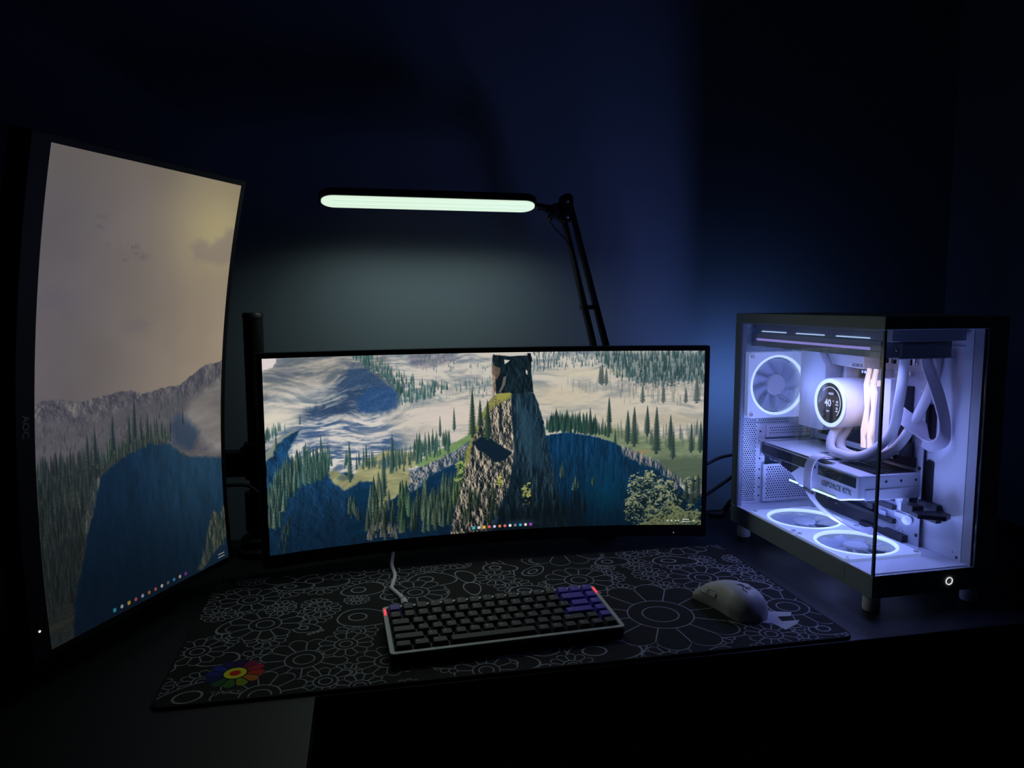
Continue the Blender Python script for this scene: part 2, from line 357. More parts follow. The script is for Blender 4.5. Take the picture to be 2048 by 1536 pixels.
    p.ell(*(1476, 412), 60, 12, col(150, 128, 88), .8, .8)
    p.blend(p.mask([(1527, 437), (1738, 431), (1742, 562), (1632, 553)], 8, 12) * .7, col(62, 80, 66))
    p.forest([(1064, 325), (1115, 296), (1259, 316), (1352, 359), (1290, 345), (1156, 334)], 150, 46, 76, col(18, 48, 54), col(84, 122, 76), .95, 42, .27)
    p.forest([(1331, 325), (1736, 340), (1738, 416), (1383, 384)], 60, 46, 76, col(70, 88, 86), col(112, 122, 104), .72, 43, .26, .3)
    for i, (x, y, h) in enumerate([(1413, 380, 142), (1440, 391, 167), (1531, 423, 198), (1336, 297, 114), (1588, 406, 148), (1599, 444, 114), (1362, 394, 76), (1673, 417, 125), (1710, 417, 133), (1493, 348, 129), (1337, 342, 114), (1259, 341, 114)]):
        p.tree(x, y, h, h * .3, col(26, 52, 54), col(84, 100, 76), .9, 420 + i)
    # shadowed mountain, right, with cyan haze low down
    rm = p.mask([(1053, 339), (1115, 333), (1156, 326), (1259, 341), (1354, 371), (1404, 405), (1455, 431), (1544, 458), (1600, 521), (1657, 584), (1775, 614), (1779, 762), (1012, 731), (1053, 520)], 5, 3)
    vs = fbm(H, W, 40, 7, 14, 4)
    p.blend(rm, col(8, 52, 90) * p.relief(87, 80, 24, .13) * (.8 + .4 * vs[..., None]))
    p.ell(*(1323, 581), 110, 150, col(0, 78, 118), .75, .9); p.blend(rm * sst(560, 760, Y) * .5, col(6, 40, 72))
    p.forest([(1156, 410), (1466, 458), (1447, 583), (1178, 556)], 46, 50, 90, col(6, 44, 76), col(14, 62, 96), .55, 44, .3)
    p.rock(p.mask([(1383, 388), (1428, 401), (1507, 437), (1548, 458), (1589, 490), (1647, 532), (1622, 584), (1580, 521), (1532, 485), (1456, 458), (1404, 430)], 8, 6) * .8, col(30, 56, 78), col(176, 152, 138), 45, 4, 10, 6)
    # left blue cliffs
    lm_ = p.mask([(-13, 335), (31, 312), (79, 276), (124, 261), (96, 309), (77, 344), (101, 402), (190, 430), (282, 438), (413, 479), (490, 496), (589, 424), (699, 391), (790, 305), (868, 594), (867, 826), (-29, 739)], 6, 4)
    dg = fbm(H, W, 12, 40, 15, 4)
    p.blend(lm_, col(18, 62, 104) * p.relief(88, 50, 40, .12))
    p.blend(lm_ * sst(560, 760, Y - .18 * X * 0) * .55, col(8, 52, 92))
    p.blend(p.mask([(-14, 353), (-1, 336), (31, 305), (79, 272), (124, 257), (70, 290), (38, 316), (24, 352), (-3, 373)], 5, 3) * .8, col(150, 152, 130))
    p.forest([(-3, 282), (54, 256), (124, 246), (53, 274), (0, 309)], 26, 26, 44, col(40, 84, 88), col(120, 150, 130), .85, 46)
    # grassy ridge, centre left
    p.blend(p.mask([(218, 432), (242, 427), (282, 448), (300, 473), (349, 406), (387, 389), (435, 364), (551, 382), (569, 432), (514, 448), (568, 482), (489, 535), (460, 562), (410, 616), (380, 653), (362, 611), (377, 564), (397, 527), (390, 481), (337, 478), (280, 509), (235, 472)], 5, 4) * .95, col(150, 148, 100) * (.7 + .6 * st[..., None]))
    p.blend(p.mask([(308, 516), (385, 481), (397, 527), (377, 574), (361, 674), (294, 692), (279, 563)], 4, 3), col(10, 62, 104) * (.8 + .4 * dg[..., None]))
    p.blend(p.mask([(430, 569), (548, 520), (549, 490), (587, 553), (566, 652), (486, 684), (418, 677)], 4, 3) * .9, col(10, 56, 92))
    p.ell(*(272, 457), 26, 16, col(60, 84, 84), .7, .7); p.ell(*(444, 413), 40, 26, col(48, 76, 110), .9, .7)
    # bright green meadow and scree
    p.blend(p.mask([(546, 427), (609, 391), (689, 360), (769, 320), (789, 329), (759, 354), (699, 391), (629, 426), (569, 442)], 3, 3), col(108, 140, 84) * (.8 + .4 * st[..., None]))
    p.rock(p.mask([(530, 459), (609, 425), (699, 391), (769, 354), (769, 395), (698, 441), (608, 475), (558, 521), (518, 538)], 8, 6) * .9, col(34, 62, 88), col(190, 172, 158), 47, 6, 6, 6)
    p.blend(p.mask([(558, 541), (608, 479), (698, 441), (738, 433), (716, 563), (685, 662), (566, 632)], 6, 4) * .9, col(10, 54, 94) * (.8 + .4 * dg[..., None]))
    p.forest([(9, 512), (47, 443), (120, 385), (228, 395), (217, 461), (152, 482), (89, 494), (41, 591), (6, 595)], 210, 46, 84, col(22, 62, 66), col(132, 148, 112), .93, 48, .26)
    p.forest([(209, 412), (283, 400), (434, 403), (472, 415), (433, 442), (301, 440), (218, 432)], 26, 36, 64, col(30, 70, 74), col(120, 140, 104), .92, 49, .26)
    p.forest([(434, 413), (555, 382), (569, 432), (510, 458), (442, 462)], 56, 34, 74, col(30, 66, 70), col(132, 148, 110), .9, 50, .24)
    p.forest([(543, 371), (689, 350), (689, 390), (560, 432)], 64, 40, 76, col(30, 66, 66), col(110, 140, 104), .9, 51, .26)
    for i, (x, y, h) in enumerate([(300, 478, 160), (427, 529, 175), (37, 340, 76), (462, 444, 144), (196, 355, 68), (363, 426, 95), (650, 328, 87), (706, 305, 95)]):
        p.tree(x, y, h, h * .22, col(28, 66, 68), col(110, 120, 92), .92, 440 + i)
    # foreground lit trees
    lt_ = col(148, 152, 96); dk_ = col(20, 54, 58)
    p.forest([(-8, 510), (74, 427), (119, 404), (116, 497), (70, 539), (40, 628), (5, 623)], 70, 56, 96, dk_, col(142, 150, 122), .92, 62, .34)
    p.forest([(28, 724), (68, 595), (76, 615), (58, 725)], 10, 26, 44, dk_, lt_ * .8, .9, 63, .4)
    p.forest([(283, 612), (298, 556), (320, 568), (337, 638), (323, 670)], 12, 40, 64, dk_, col(140, 136, 96), .92, 64, .42)
    p.forest([(356, 699), (372, 593), (393, 526), (440, 560), (468, 642), (456, 721)], 40, 56, 110, dk_, col(150, 146, 96), .94, 65, .36)
    p.forest([(360, 714), (380, 663), (516, 667), (525, 724)], 44, 20, 36, col(60, 70, 66), col(186, 160, 132), .9, 66, .7)
    p.forest([(480, 684), (488, 585), (513, 537), (527, 628), (509, 703)], 24, 60, 120, dk_, col(128, 160, 92), .94, 67, .36)
    p.forest([(525, 698), (547, 590), (577, 542), (626, 597), (635, 678), (624, 714)], 44, 60, 110, dk_, lt_, .94, 68, .36)
    p.forest([(616, 707), (646, 558), (697, 501), (716, 583), (694, 714)], 46, 60, 110, dk_, lt_, .94, 69, .36)
    p.forest([(696, 602), (717, 502), (748, 424), (768, 485), (777, 608), (765, 710), (735, 707)], 60, 50, 100, col(24, 56, 44), col(160, 172, 88), .95, 70, .4)
    p.forest([(1188, 577), (1198, 536), (1219, 547), (1215, 578)], 8, 30, 50, dk_, lt_, .94, 81, .42); p.forest([(1265, 552), (1273, 528), (1281, 553)], 5, 24, 36, dk_, lt_, .94, 82, .45)
    p.forest([(1132, 523), (1144, 472), (1157, 524)], 8, 30, 50, dk_, lt_, .9, 83, .35)
    # the crag: lit face, dark face
    lit = p.mask([(861, 172), (901, 169), (936, 170), (939, 271), (947, 393), (938, 515), (889, 615), (857, 721), (684, 734), (695, 663), (716, 583), (737, 504), (748, 414), (773, 355), (800, 296), (820, 236)], 6, 2)
    p.rock(lit, col(22, 34, 42), col(196, 176, 148), 52, 5, 8, 5.5, .5)
    p.blend(p.mask([(861, 176), (911, 165), (940, 162), (936, 182), (891, 201), (861, 220), (826, 259), (800, 306), (779, 355), (764, 435), (744, 444), (753, 384), (781, 321), (814, 242)], 5, 3) * .85, col(140, 140, 66) * (.6 + .7 * fine[..., None]))
    p.blend(p.mask([(781, 355), (826, 323), (890, 370), (939, 403), (910, 432), (869, 440), (829, 398), (799, 386)], 3, 2), col(14, 34, 52))
    drk = p.mask([(936, 162), (1025, 160), (1045, 203), (1070, 295), (1090, 398), (1119, 523), (1136, 607), (1178, 739), (857, 721), (889, 615), (930, 525), (947, 393), (939, 271)], 4, 2)
    p.rock(drk, col(12, 32, 48), col(50, 82, 96), 53, 7, 20, 3.5, .52)
    p.blend(p.mask([(962, 211), (1013, 233), (1053, 356), (1074, 480), (1012, 457), (972, 353)], 6, 10) * .5, col(36, 70, 92))
    p.blend(p.mask([(858, 634), (1199, 630), (1283, 742), (806, 730)], 6, 18) * .6, col(14, 30, 42))
    p.ell(*(971, 693), 90, 18, col(36, 70, 102), .7, .8); p.ell(*(868, 666), 18, 36, col(38, 78, 118), .8, .8)
    p.forest([(736, 585), (868, 573), (888, 688), (745, 712)], 30, 50, 80, col(16, 36, 40), col(110, 124, 72), .85, 54, .36)
    p.forest([(971, 599), (1198, 578), (1262, 695), (1012, 706)], 34, 60, 100, col(14, 32, 44), col(22, 46, 58), .8, 55, .34)
    p.clump(*(996, 563), 14, 36, 26, col(40, 66, 50), col(170, 170, 80), 56, 4); p.clump(*(732, 473), 20, 34, 110, col(34, 70, 50), col(140, 158, 84), 57, 3.4)
    p.clump(*(889, 523), 12, 26, 22, col(70, 90, 40), col(190, 184, 80), 59, 4)
    # tall firs by the crag
    for i, (x, y, h, w) in enumerate([(779, 335, 197.6, 49.4), (810, 296, 114, 38), (840, 348, 163.4, 53.2)]):
        p.tree(x, y, h, w, col(24, 48, 46), col(92, 112, 62), .97, 460 + i)
    # ruined tower
    p.rock(p.mask([(858, 13), (892, 6), (892, 79), (875, 148), (859, 192), (861, 108)], 2, 1.2), col(96, 84, 72), col(206, 172, 140), 60, 6, 10, 4)
    p.rock(p.mask([(864, 8), (932, 15), (1009, 12), (1017, 28), (1017, 72), (1027, 160), (936, 166), (901, 165), (887, 129), (900, 93), (872, 73), (868, 53), (860, 33)], 2, 1.2), col(8, 20, 28), col(30, 54, 66), 61, 8, 14, 3.5)
    p.blend(p.mask([(872, 81), (898, 77), (916, 120), (899, 161), (875, 164)], 2, 1.5), col(14, 26, 34))
    p.blend(p.mask([(908, 28), (932, 31), (918, 42), (910, 46)], 0, .8), col(196, 194, 178)); p.blend(p.mask([(995, 69), (1003, 76), (1001, 92), (995, 83)], 0, .8), col(190, 188, 176))
    p.blend(p.mask([(862, 51), (892, 61), (892, 79), (877, 109), (864, 85)], 2, 1.5) * .8, col(112, 88, 76))
    p.blend(p.mask([(904, 97), (916, 94), (912, 126), (895, 157), (883, 161), (899, 129)], 1, 1.2) * .8, col(112, 110, 104))
    p.blend(p.mask([(1001, 4), (1015, 4), (1021, 36), (1009, 40)], 1, .8), col(10, 18, 26)); p.blend(p.mask([(875, 164), (928, 160), (940, 166), (915, 182), (881, 189)], 2, 2), col(150, 148, 62))
    # broad trees, lower right
    for i, (x, y, w, h) in enumerate([(1489, 615, 49.4, 68.4), (1463, 562, 32.3, 49.4), (1440, 636, 26.6, 45.6), (1504, 521, 17.1, 24.7), (1570, 563, 34.2, 34.2), (1602, 616, 26.6, 34.2), (1572, 647, 17.1, 19), (1683, 552, 26.6, 26.6)]):
        p.clump(x + 6, y + 6, w * 1.1, h * 1.1, int(w * h / 9), col(12, 38, 54), col(18, 50, 62), 720 + i, 8)
        p.clump(x, y, w, h, int(w * h / 2.6), col(20, 52, 62), col(140, 146, 108), 700 + i, 3.2)
    for i, (x, y, h) in enumerate([(1684, 636, 122), (1704, 615, 110), (1657, 616, 87)]): p.tree(x, y, h, h * .5, col(24, 46, 52), col(104, 110, 76), .9, 730 + i)
    for i, (x, y, w, h) in enumerate([(1604, 700, 83.6, 41.8), (1666, 711, 57, 30.4), (1532, 721, 45.6, 17.1), (1635, 732, 114, 19)]):
        p.clump(x, y, w * 1.2, h * 1.3, 420, col(44, 66, 52), col(122, 132, 86), 710 + i, 4)
    dk = sst(.30, .02, p.a[..., 0]) * sst(300, 680, Y)
    p.a *= (1 - .34 * dk)[..., None]; p.a *= (1 - .18 * sst(480, 720, Y))[..., None]
    # taskbar
    ix = 760.; iy = 700.
    for k, c in enumerate(ICONS): p.dot(780 + k * 21.3, 702, 6, col(*c), k in (0, 2, 11))
    for k, x in enumerate((1583, 1599, 1616, 1627)): p.dot(x, 702, 3.2, col(205, 208, 205))
    for yy, xs in ((697, range(1645, 1672, 3)), (706, range(1642, 1674, 3))):
        for x in xs: p.dot(x, yy, 1.7, col(215, 215, 215))
    p.dot(1690, 702, 4, col(170, 185, 195))
    lum = p.a.mean(2, keepdims=True); p.a = lum + (p.a - lum) * .84
    return np.clip(p.a, 0, 1)
def paint_tall():
    W, H = 720, 1280
    p = Pic(W, H); X, Y = p.X, p.Y
    st = fbm(H, W, 40, 200, 21, 5); fine = fbm(H, W, 6, 6, 22, 3); big = fbm(H, W, 200, 200, 23, 3)
    t = sst(0, 700, X)[..., None]
    p.a = col(92, 86, 90) + (col(140, 124, 104) - col(92, 86, 90)) * t
    p.a *= (.93 + .16 * big[..., None]); p.blend(sst(180, 0, Y) * .45, col(96, 88, 78))
    p.ell(*(642, 120), 300, 260, col(162, 148, 104), .7, 1.); p.ell(*(653, 167), 150, 110, col(170, 156, 106), .5, 1.)
    p.blend(p.mask([(520, 209), (561, 187), (590, 191), (611, 203), (637, 188), (669, 173), (686, 148), (717, 138), (754, 159), (772, 243), (671, 264), (550, 253)], 8, 12) * .55, col(120, 106, 104))
    wn = fbm(H, W, 14, 34, 26, 5); wm = sst(.52, .66, wn)
    p.ell(*(268, 246), 95, 34, col(74, 69, 76), .75, .9, wm); p.ell(*(183, 179), 50, 40, col(80, 76, 82), .5, .9, wm); p.ell(*(276, 239), 45, 16, col(70, 65, 72), .6, .9, sst(.45, .6, wn))
    p.ell(*(269, 253), 110, 26, col(100, 92, 92), .5, .9, st); p.ell(*(56, 377), 90, 40, col(88, 84, 96), .7, .9, st); p.ell(*(325, 450), 80, 26, col(104, 94, 96), .6, .9)
    # far mountains
    m = p.mask([(-7, 639), (28, 632), (67, 630), (110, 643), (149, 652), (190, 644), (233, 643), (278, 637), (314, 638), (363, 656), (434, 650), (520, 645), (599, 608), (635, 594), (737, 586), (823, 665), (824, 920), (-9, 750)], 5, 2)
    p.rock(m, col(56, 56, 70), col(116, 110, 108), 71, 14, 12, 3.4, .5)
    p.blend(p.mask([(-7, 674), (49, 677), (141, 712), (225, 698), (315, 683), (455, 687), (615, 692), (825, 701), (810, 1101), (-15, 877)], 6, 14) * .8, (col(78, 76, 84) * (.8 + .4 * st[..., None])))
    p.forest([(6, 702), (207, 723), (393, 737), (391, 832), (4, 772)], 150, 14, 26, col(50, 54, 62), col(84, 82, 84), .6, 72)
    p.blend(p.mask([(567, 702), (663, 665), (820, 611), (823, 938), (688, 901), (591, 822), (521, 777)], 8, 20) * .8, col(130, 124, 118) * (.7 + .5 * st[..., None]))
    p.forest([(393, 724), (499, 693), (613, 650), (738, 612), (740, 639), (567, 702), (455, 766)], 70, 18, 32, col(52, 62, 68), col(100, 100, 96), .8, 73)
    p.blend(p.mask([(510, 743), (549, 757), (615, 810), (577, 870), (498, 837), (477, 769)], 8, 14) * .8, col(36, 56, 82))
    # wooded slope and blue cliff
    p.blend(p.mask([(-12, 813), (75, 814), (170, 829), (240, 808), (295, 797), (373, 782), (454, 821), (564, 892), (822, 956), (700, 1632), (-56, 1265)], 6, 6), col(46, 54, 52) * (.75 + .5 * fine[..., None]))
    cl = p.mask([(193, 876), (248, 846), (313, 823), (392, 809), (476, 833), (542, 882), (822, 947), (700, 1632), (69, 1326), (90, 1181), (125, 1097), (161, 981)], 6, 5)
    dg = fbm(H, W, 60, 14, 24, 4)
    p.blend(cl, (col(12, 42, 72) + (col(28, 66, 96) - col(12, 42, 72)) * sst(200, 640, X)[..., None]) * p.relief(90, 110, 60, .05) * .86 * (.9 + .2 * dg[..., None]))
    p.blend(sst(950, 1250, Y) * cl * .45, col(4, 24, 48))
    p.forest([(-4, 828), (75, 821), (187, 832), (202, 879), (153, 979), (117, 1094), (81, 1192), (11, 1203), (3, 1013)], 520, 26, 60, col(22, 36, 42), col(78, 78, 64), .88, 74, .34)
    p.forest([(171, 822), (240, 808), (333, 790), (434, 793), (487, 827), (392, 824), (275, 845), (203, 857)], 70, 34, 62, col(24, 44, 48), col(104, 106, 80), .92, 75, .28)
    p.forest([(9, 831), (90, 824), (204, 829), (186, 846), (89, 844), (15, 852)], 40, 40, 66, col(30, 42, 48), col(70, 74, 66), .92, 76, .28)
    for i, (x, y, h) in enumerate([(249, 810, 112), (329, 789, 125), (310, 803, 95), (356, 794, 75), (162, 841, 100), (187, 839, 112), (382, 787, 75), (477, 798, 55), (533, 779, 55)]):
        p.tree(x, y, h, h * .27, col(22, 38, 44), col(86, 92, 78), .95, 480 + i)
    p.rock(p.mask([(145, 970), (185, 874), (212, 859), (191, 912), (166, 983), (143, 1032)], 5, 3) * .8, col(40, 56, 62), col(120, 112, 96), 77, 5, 10)
    # lit trees, bottom right and a bank at the bottom left
    p.rock(p.mask([(561, 1271), (606, 1218), (637, 1141), (660, 1095), (696, 1123), (728, 1079), (736, 1189), (682, 1226), (640, 1247), (591, 1278)], 6, 4) * .9, col(30, 48, 56), col(122, 116, 78), 78, 6, 9, 5)
    p.forest([(589, 1246), (640, 1159), (722, 1131), (731, 1224), (652, 1251), (602, 1277)], 46, 30, 60, col(28, 50, 56), col(128, 124, 84), .85, 79)
    p.blend(p.mask([(-4, 1226), (16, 1218), (54, 1219), (85, 1221), (80, 1233), (37, 1230), (-1, 1241)], 4, 3) * .8, col(64, 64, 54))
    p.forest([(-5, 1263), (38, 1272), (36, 1285)], 5, 30, 50, col(28, 46, 60), col(56, 70, 76), .7, 80)
    p.a *= (1 - .42 * sst(780, 1280, Y + (360 - X) * .25) * (1 - .35 * sst(400, 720, X)))[..., None]
    for k, c in enumerate(ICONS): p.dot(214 + k * 26.5, 1262, 5.5, col(*c) * .62, k in (0, 2, 11))
    for yy in (1256, 1266):
        for x in range(668, 700, 3): p.dot(x, yy, 1.6, col(150, 150, 150))
    lum = p.a.mean(2, keepdims=True); p.a = lum + (p.a - lum) * .85
    return np.clip(p.a, 0, 1)
# ---------------- printed pattern of the desk mat ----------------
def paint_mat():
    K = 3000.; W, H = 2702, 1196; a = np.full((H, W, 3), .105, np.float32); lw = 5.6; ink = col(138, 138, 144)
    r = rs_(3)
    def win(cx, cy, R):
        x0, x1, y0, y1 = int(max(0, cx - R)), int(min(W, cx + R + 1)), int(max(0, cy - R)), int(min(H, cy + R + 1))
        if x1 <= x0 or y1 <= y0: return None
        Y, X = np.mgrid[y0:y1, x0:x1].astype(np.float32); return (slice(y0, y1), slice(x0, x1)), X - cx, Y - cy
    def put(sl, m, c): m = np.clip(m, 0, 1)[..., None]; a[sl] = a[sl] * (1 - m) + c * m
    def flower(mx, my, R, N=12, rot=0., colr=None):
        cx, cy, R = mx * K, (.3987 - my) * K, R * K; q = win(cx, cy, R * 1.06 + 4)
        if q is None: return
        sl, X, Y = q; d = np.hypot(X, Y); th = np.arctan2(Y, X) - rot; ph = np.abs(np.cos(N * th / 2)); rb = R * (.80 + .22 * ph ** .6); r0 = R * .43
        put(sl, rb - d + .5, col(27, 27, 29))
        k = (th * N / (2 * PI) - .5); da = np.abs(k - np.round(k)) * (2 * PI / N) * d
        if colr is not None:
            idx = np.round(th * N / (2 * PI)).astype(int) % N; put(sl, np.clip(rb - d - 3, 0, 1) * (d > r0), colr[idx])
            put(sl, np.clip(lw * .5 - da, 0, 1) * (d > r0) * (d < rb), col(12, 12, 12)); put(sl, r0 - d, col(12, 12, 12)); put(sl, r0 - 5 - d, col(216, 208, 40)); put(sl, r0 * .45 - d, col(200, 40, 30)); return
        L = lw * .5 + .5
        m = np.maximum(np.clip(L - np.abs(d - rb), 0, 1), np.clip(L - np.abs(d - r0), 0, 1))
        m = np.maximum(m, np.clip(L - da, 0, 1) * (d > r0) * (d < rb)); m = np.maximum(m, np.clip(L - np.abs(d - r0 * .55), 0, 1))
        put(sl, m, ink)
    def blob(mx, my, rx, ry, rot, inner):
        cx, cy, rx, ry = mx * K, (.3987 - my) * K, rx * K, ry * K; q = win(cx, cy, max(rx, ry) * 1.2 + 4)
        if q is None: return
        sl, X, Y = q; c, s = math.cos(rot), math.sin(rot); u = (X * c + Y * s) / rx; v = (-X * s + Y * c) / ry
        th = np.arctan2(v, u); d = np.hypot(u, v) / (1 + .06 * np.sin(3 * th + rot * 5)); rr = min(rx, ry)
        put(sl, (1 - d) * rr, col(27, 27, 29)); put(sl, lw * .5 + .5 - np.abs(d - 1) * rr, ink)
        for (iu, iv, iw, ih) in inner:
            e = np.hypot((u - iu) / iw, (v - iv) / ih); put(sl, lw * .5 + .5 - np.abs(e - 1) * rr * min(iw, ih), ink)
    def stroke(pts, wd, c=None):
        P_ = [(x * K, (.3987 - y) * K) for x, y in pts]
        for (x0, y0), (x1, y1) in zip(P_[:-1], P_[1:]):
            q = win((x0 + x1) / 2, (y0 + y1) / 2, math.hypot(x1 - x0, y1 - y0) / 2 + wd + 2)
            if q is None: continue
            sl, X, Y = q; X = X + (x0 + x1) / 2; Y = Y + (y0 + y1) / 2; dx, dy = x1 - x0, y1 - y0; t = np.clip(((X - x0) * dx + (Y - y0) * dy) / (dx * dx + dy * dy + 1e-6), 0, 1)
            put(sl, wd * .5 + .5 - np.hypot(X - x0 - t * dx, Y - y0 - t * dy), ink if c is None else c)
    # small filler blooms, pebbles and squiggles, then the big ones on top
    cells = [(x, y) for y in np.arange(-.01, .42, .056) for x in np.arange(-.01, .92, .060)]; r.shuffle(cells)
    for i, (x, y) in enumerate(cells):
        x += (r.rand() - .5) * .02; y += (r.rand() - .5) * .02; k = r.rand()
        if k < .62: flower(x, y, .019 + .012 * r.rand(), 12, r.rand() * 3)
        elif k < .9: blob(x, y, .019 + .015 * r.rand(), .013 + .008 * r.rand(), r.rand() * 3, [(.1, 0, .45, .4)] if r.rand() < .6 else [])
        else:
            t0 = r.rand() * 6; n = 14; stroke([(x + .028 * (j / n - .5) * math.cos(t0) + .004 * math.sin(j * 1.9) * math.sin(t0), y + .028 * (j / n - .5) * math.sin(t0) + .004 * math.sin(j * 1.9) * math.cos(t0)) for j in range(n)], lw)
    for x, y, rx, ry, ro in ((.17, .36, .045, .03, .2), (.24, .31, .035, .026, -.3), (.13, .345, .03, .016, 0), (.35, .33, .04, .03, .1), (.24, .20, .04, .03, .3), (.30, .17, .03, .035, 1), (.78, .33, .04, .022, .2), (.85, .2, .035, .02, .3), (.735, .055, .038, .024, -.1), (.55, .03, .05, .03, 0), (.36, .05, .05, .03, .2), (.05, .02, .05, .03, -.3), (.67, .35, .03, .02, 0), (.47, .36, .03, .02, .3), (.88, .03, .03, .02, 0), (.43, .02, .03, .02, 0), (.5, .25, .035, .02, .2), (.16, .18, .02, .014, .4)):
        blob(x, y, rx, ry, ro, [(-.25, -.05, .32, .42)])
    for f in ((.101, .206, .052), (.164, .086, .056), (.594, .434, .085), (.82, .416, .06), (.589, .277, .056), (.794, .245, .056), (.067, .302, .045), (.024, .136, .038), (.194, .023, .034), (.235, .004, .03), (.282, .385, .042), (.216, .119, .036), (.455, .317, .034), (.029, .253, .024), (.179, .243, .027), (.117, .256, .022), (.12, .005, .055), (.714, .278, .03), (.74, .392, .032), (.629, -.006, .036), (.866, .109, .07), (.792, .030, .036), (.32, .28, .05), (.39, .40, .03), (.39, .01, .04), (.27, .06, .04), (.5, .0, .03), (.2, .40, .04)):
        flower(f[0], f[1], f[2], 12, f[0] * 40)
    flower(.668, .123, .112, 12, .2)
    cc = np.array([(220, 60, 40), (224, 130, 40), (150, 170, 40), (70, 130, 50), (50, 100, 60), (30, 40, 110), (36, 50, 150), (46, 60, 170), (40, 36, 110), (50, 26, 90), (150, 30, 80), (205, 40, 70)], np.float32) / 255. * .8
    flower(.083, .066, .036, 12, .1, cc)
    for L in (((0, 8), (6, 8)), ((3, 8), (3, 0)), ((8, 0), (8, 8), (11, 3), (14, 8), (14, 0)), ((16, 0), (20, 9)), ((22, 0), (22, 8)), ((27, 8), (22, 4), (27, 0)), ((30, 0), (30, 8)), ((35, 8), (30, 4), (35, 0))):
        stroke([(.062 + x * .00105, .016 + y * .001) for x, y in L], 3, col(130, 130, 130))
    # angular maker's mark beside the mouse
    P_ = [(x * K, (.3987 - y) * K) for x, y in ((.8, .104), (.826, .101), (.860, .090), (.852, .078), (.831, .080), (.829, .064), (.856, .063), (.845, .052), (.819, .038), (.812, .062), (.797, .066), (.792, .078), (.810, .082))]
    q = win(.826 * K, (.3987 - .071) * K, .05 * K); sl, X, Y = q; X = X + .826 * K; Y = Y + (.3987 - .071) * K; ins = np.zeros(X.shape, bool)
    for i in range(len(P_)):
        (x0, y0), (x1, y1) = P_[i], P_[(i + 1) % len(P_)]
        if y0 != y1: ins ^= ((y0 > Y) != (y1 > Y)) & (X < (x1 - x0) * (Y - y0) / (y1 - y0) + x0)
    put(sl, ins.astype(np.float32), col(178, 176, 184))
    e = 10; a[:e] = .09; a[-e:] = .09; a[:, :e] = .09; a[:, -e:] = .09
    return a
# ================= ROOM =================
def struct(o): o['kind'] = 'structure'; return o
WY = 1.488
struct(MB().box(-1.7, 1.32, WY, WY + .1, -.74, 2.0).build('wall_back', M_wall))
struct(MB().box(1.32, 1.42, -1.2, WY + .1, -.74, 2.0).build('wall_right', M_wall))
struct(MB().box(-1.8, -1.7, -1.2, WY + .1, -.74, 2.0).build('wall_left', M_wall))
struct(MB().box(-1.8, 1.42, -1.2, WY + .1, -.80, -.74).build('floor', M_floor))
struct(MB().box(-1.8, 1.42, -1.2, WY + .1, 2.0, 2.06).build('ceiling', M_wall))
# desk
desk = thing('corner_desk', 'black laminate corner desk that carries the screens and the computer', 'desk', Matrix())
MB().prism([(-1.05, .20), (-.068, .20), (-.068, .852), (1.318, .852), (1.318, WY - .001), (-1.05, WY - .001)], 'z', -.025, 0).build('desktop', M_desk, desk, bevel=.0015)
for x, y in ((-1.0, .25), (-.12, .25), (-1.0, 1.42), (1.25, 1.42), (1.25, .90)):
    MB().box(x - .02, x + .02, y - .02, y + .02, -.74, -.025).build('leg', M_blackmetal, desk)
MB().box(-.05, 1.2, .90, .918, -.12, -.025).build('front_rail', M_blackmetal, desk)

# ================= SCREENS =================
def arc_plate(mb, pt, a0, a1, b0, b1, d0, d1, n, along):
    """curved slab: pt(a, b, depth); along='a' or 'b' is the curved axis"""
    v = []; k = n + 1
    for i in range(k):
        t = i / n
        if along == 'a': c = [(a0 + (a1 - a0) * t, b) for b in (b0, b1)]
        else: c = [(a, b0 + (b1 - b0) * t) for a in (a0, a1)]
        v += [pt(*c[0], d0), pt(*c[1], d0), pt(*c[1], d1), pt(*c[0], d1)]
    f = [(0, 1, 2, 3), tuple(4 * n + j for j in (3, 2, 1, 0))]
    for i in range(n):
        for j in range(4): f.append((4 * i + j, 4 * i + 4 + j, 4 * i + 4 + (j + 1) % 4, 4 * i + (j + 1) % 4))
    mb.add(v, f)
def screen_mesh(pt, a0, a1, b0, b1, n, along, m, parent, flip=False):
    na, nb = (n, 1) if along == 'a' else (1, n); v = []; uv = []
    for j in range(nb + 1):
        for i in range(na + 1):
            v.append(pt(a0 + (a1 - a0) * i / na, b0 + (b1 - b0) * j / nb, 0)); uv.append((i / na, j / nb))
    f = [(j * (na + 1) + i, j * (na + 1) + i + 1, (j + 1) * (na + 1) + i + 1, (j + 1) * (na + 1) + i) for j in range(nb) for i in range(na)]
    me = bpy.data.meshes.new('display_panel'); me.from_pydata(v, [], f); me.update(); me.materials.append(m)
    L = me.uv_layers.new(name='UVMap')
    for lp in me.loops: L.data[lp.index].uv = uv[lp.vertex_index]
    o = bpy.data.objects.new('display_panel', me); COL.objects.link(o); o.parent = parent
    return o
im_w = picture('wide_picture', paint_wide()); im_t = picture('tall_picture', paint_tall())
M_sw = screen_mat('wide_screen', im_w, 1.0); M_st = screen_mat('tall_screen', im_t, 1.0)
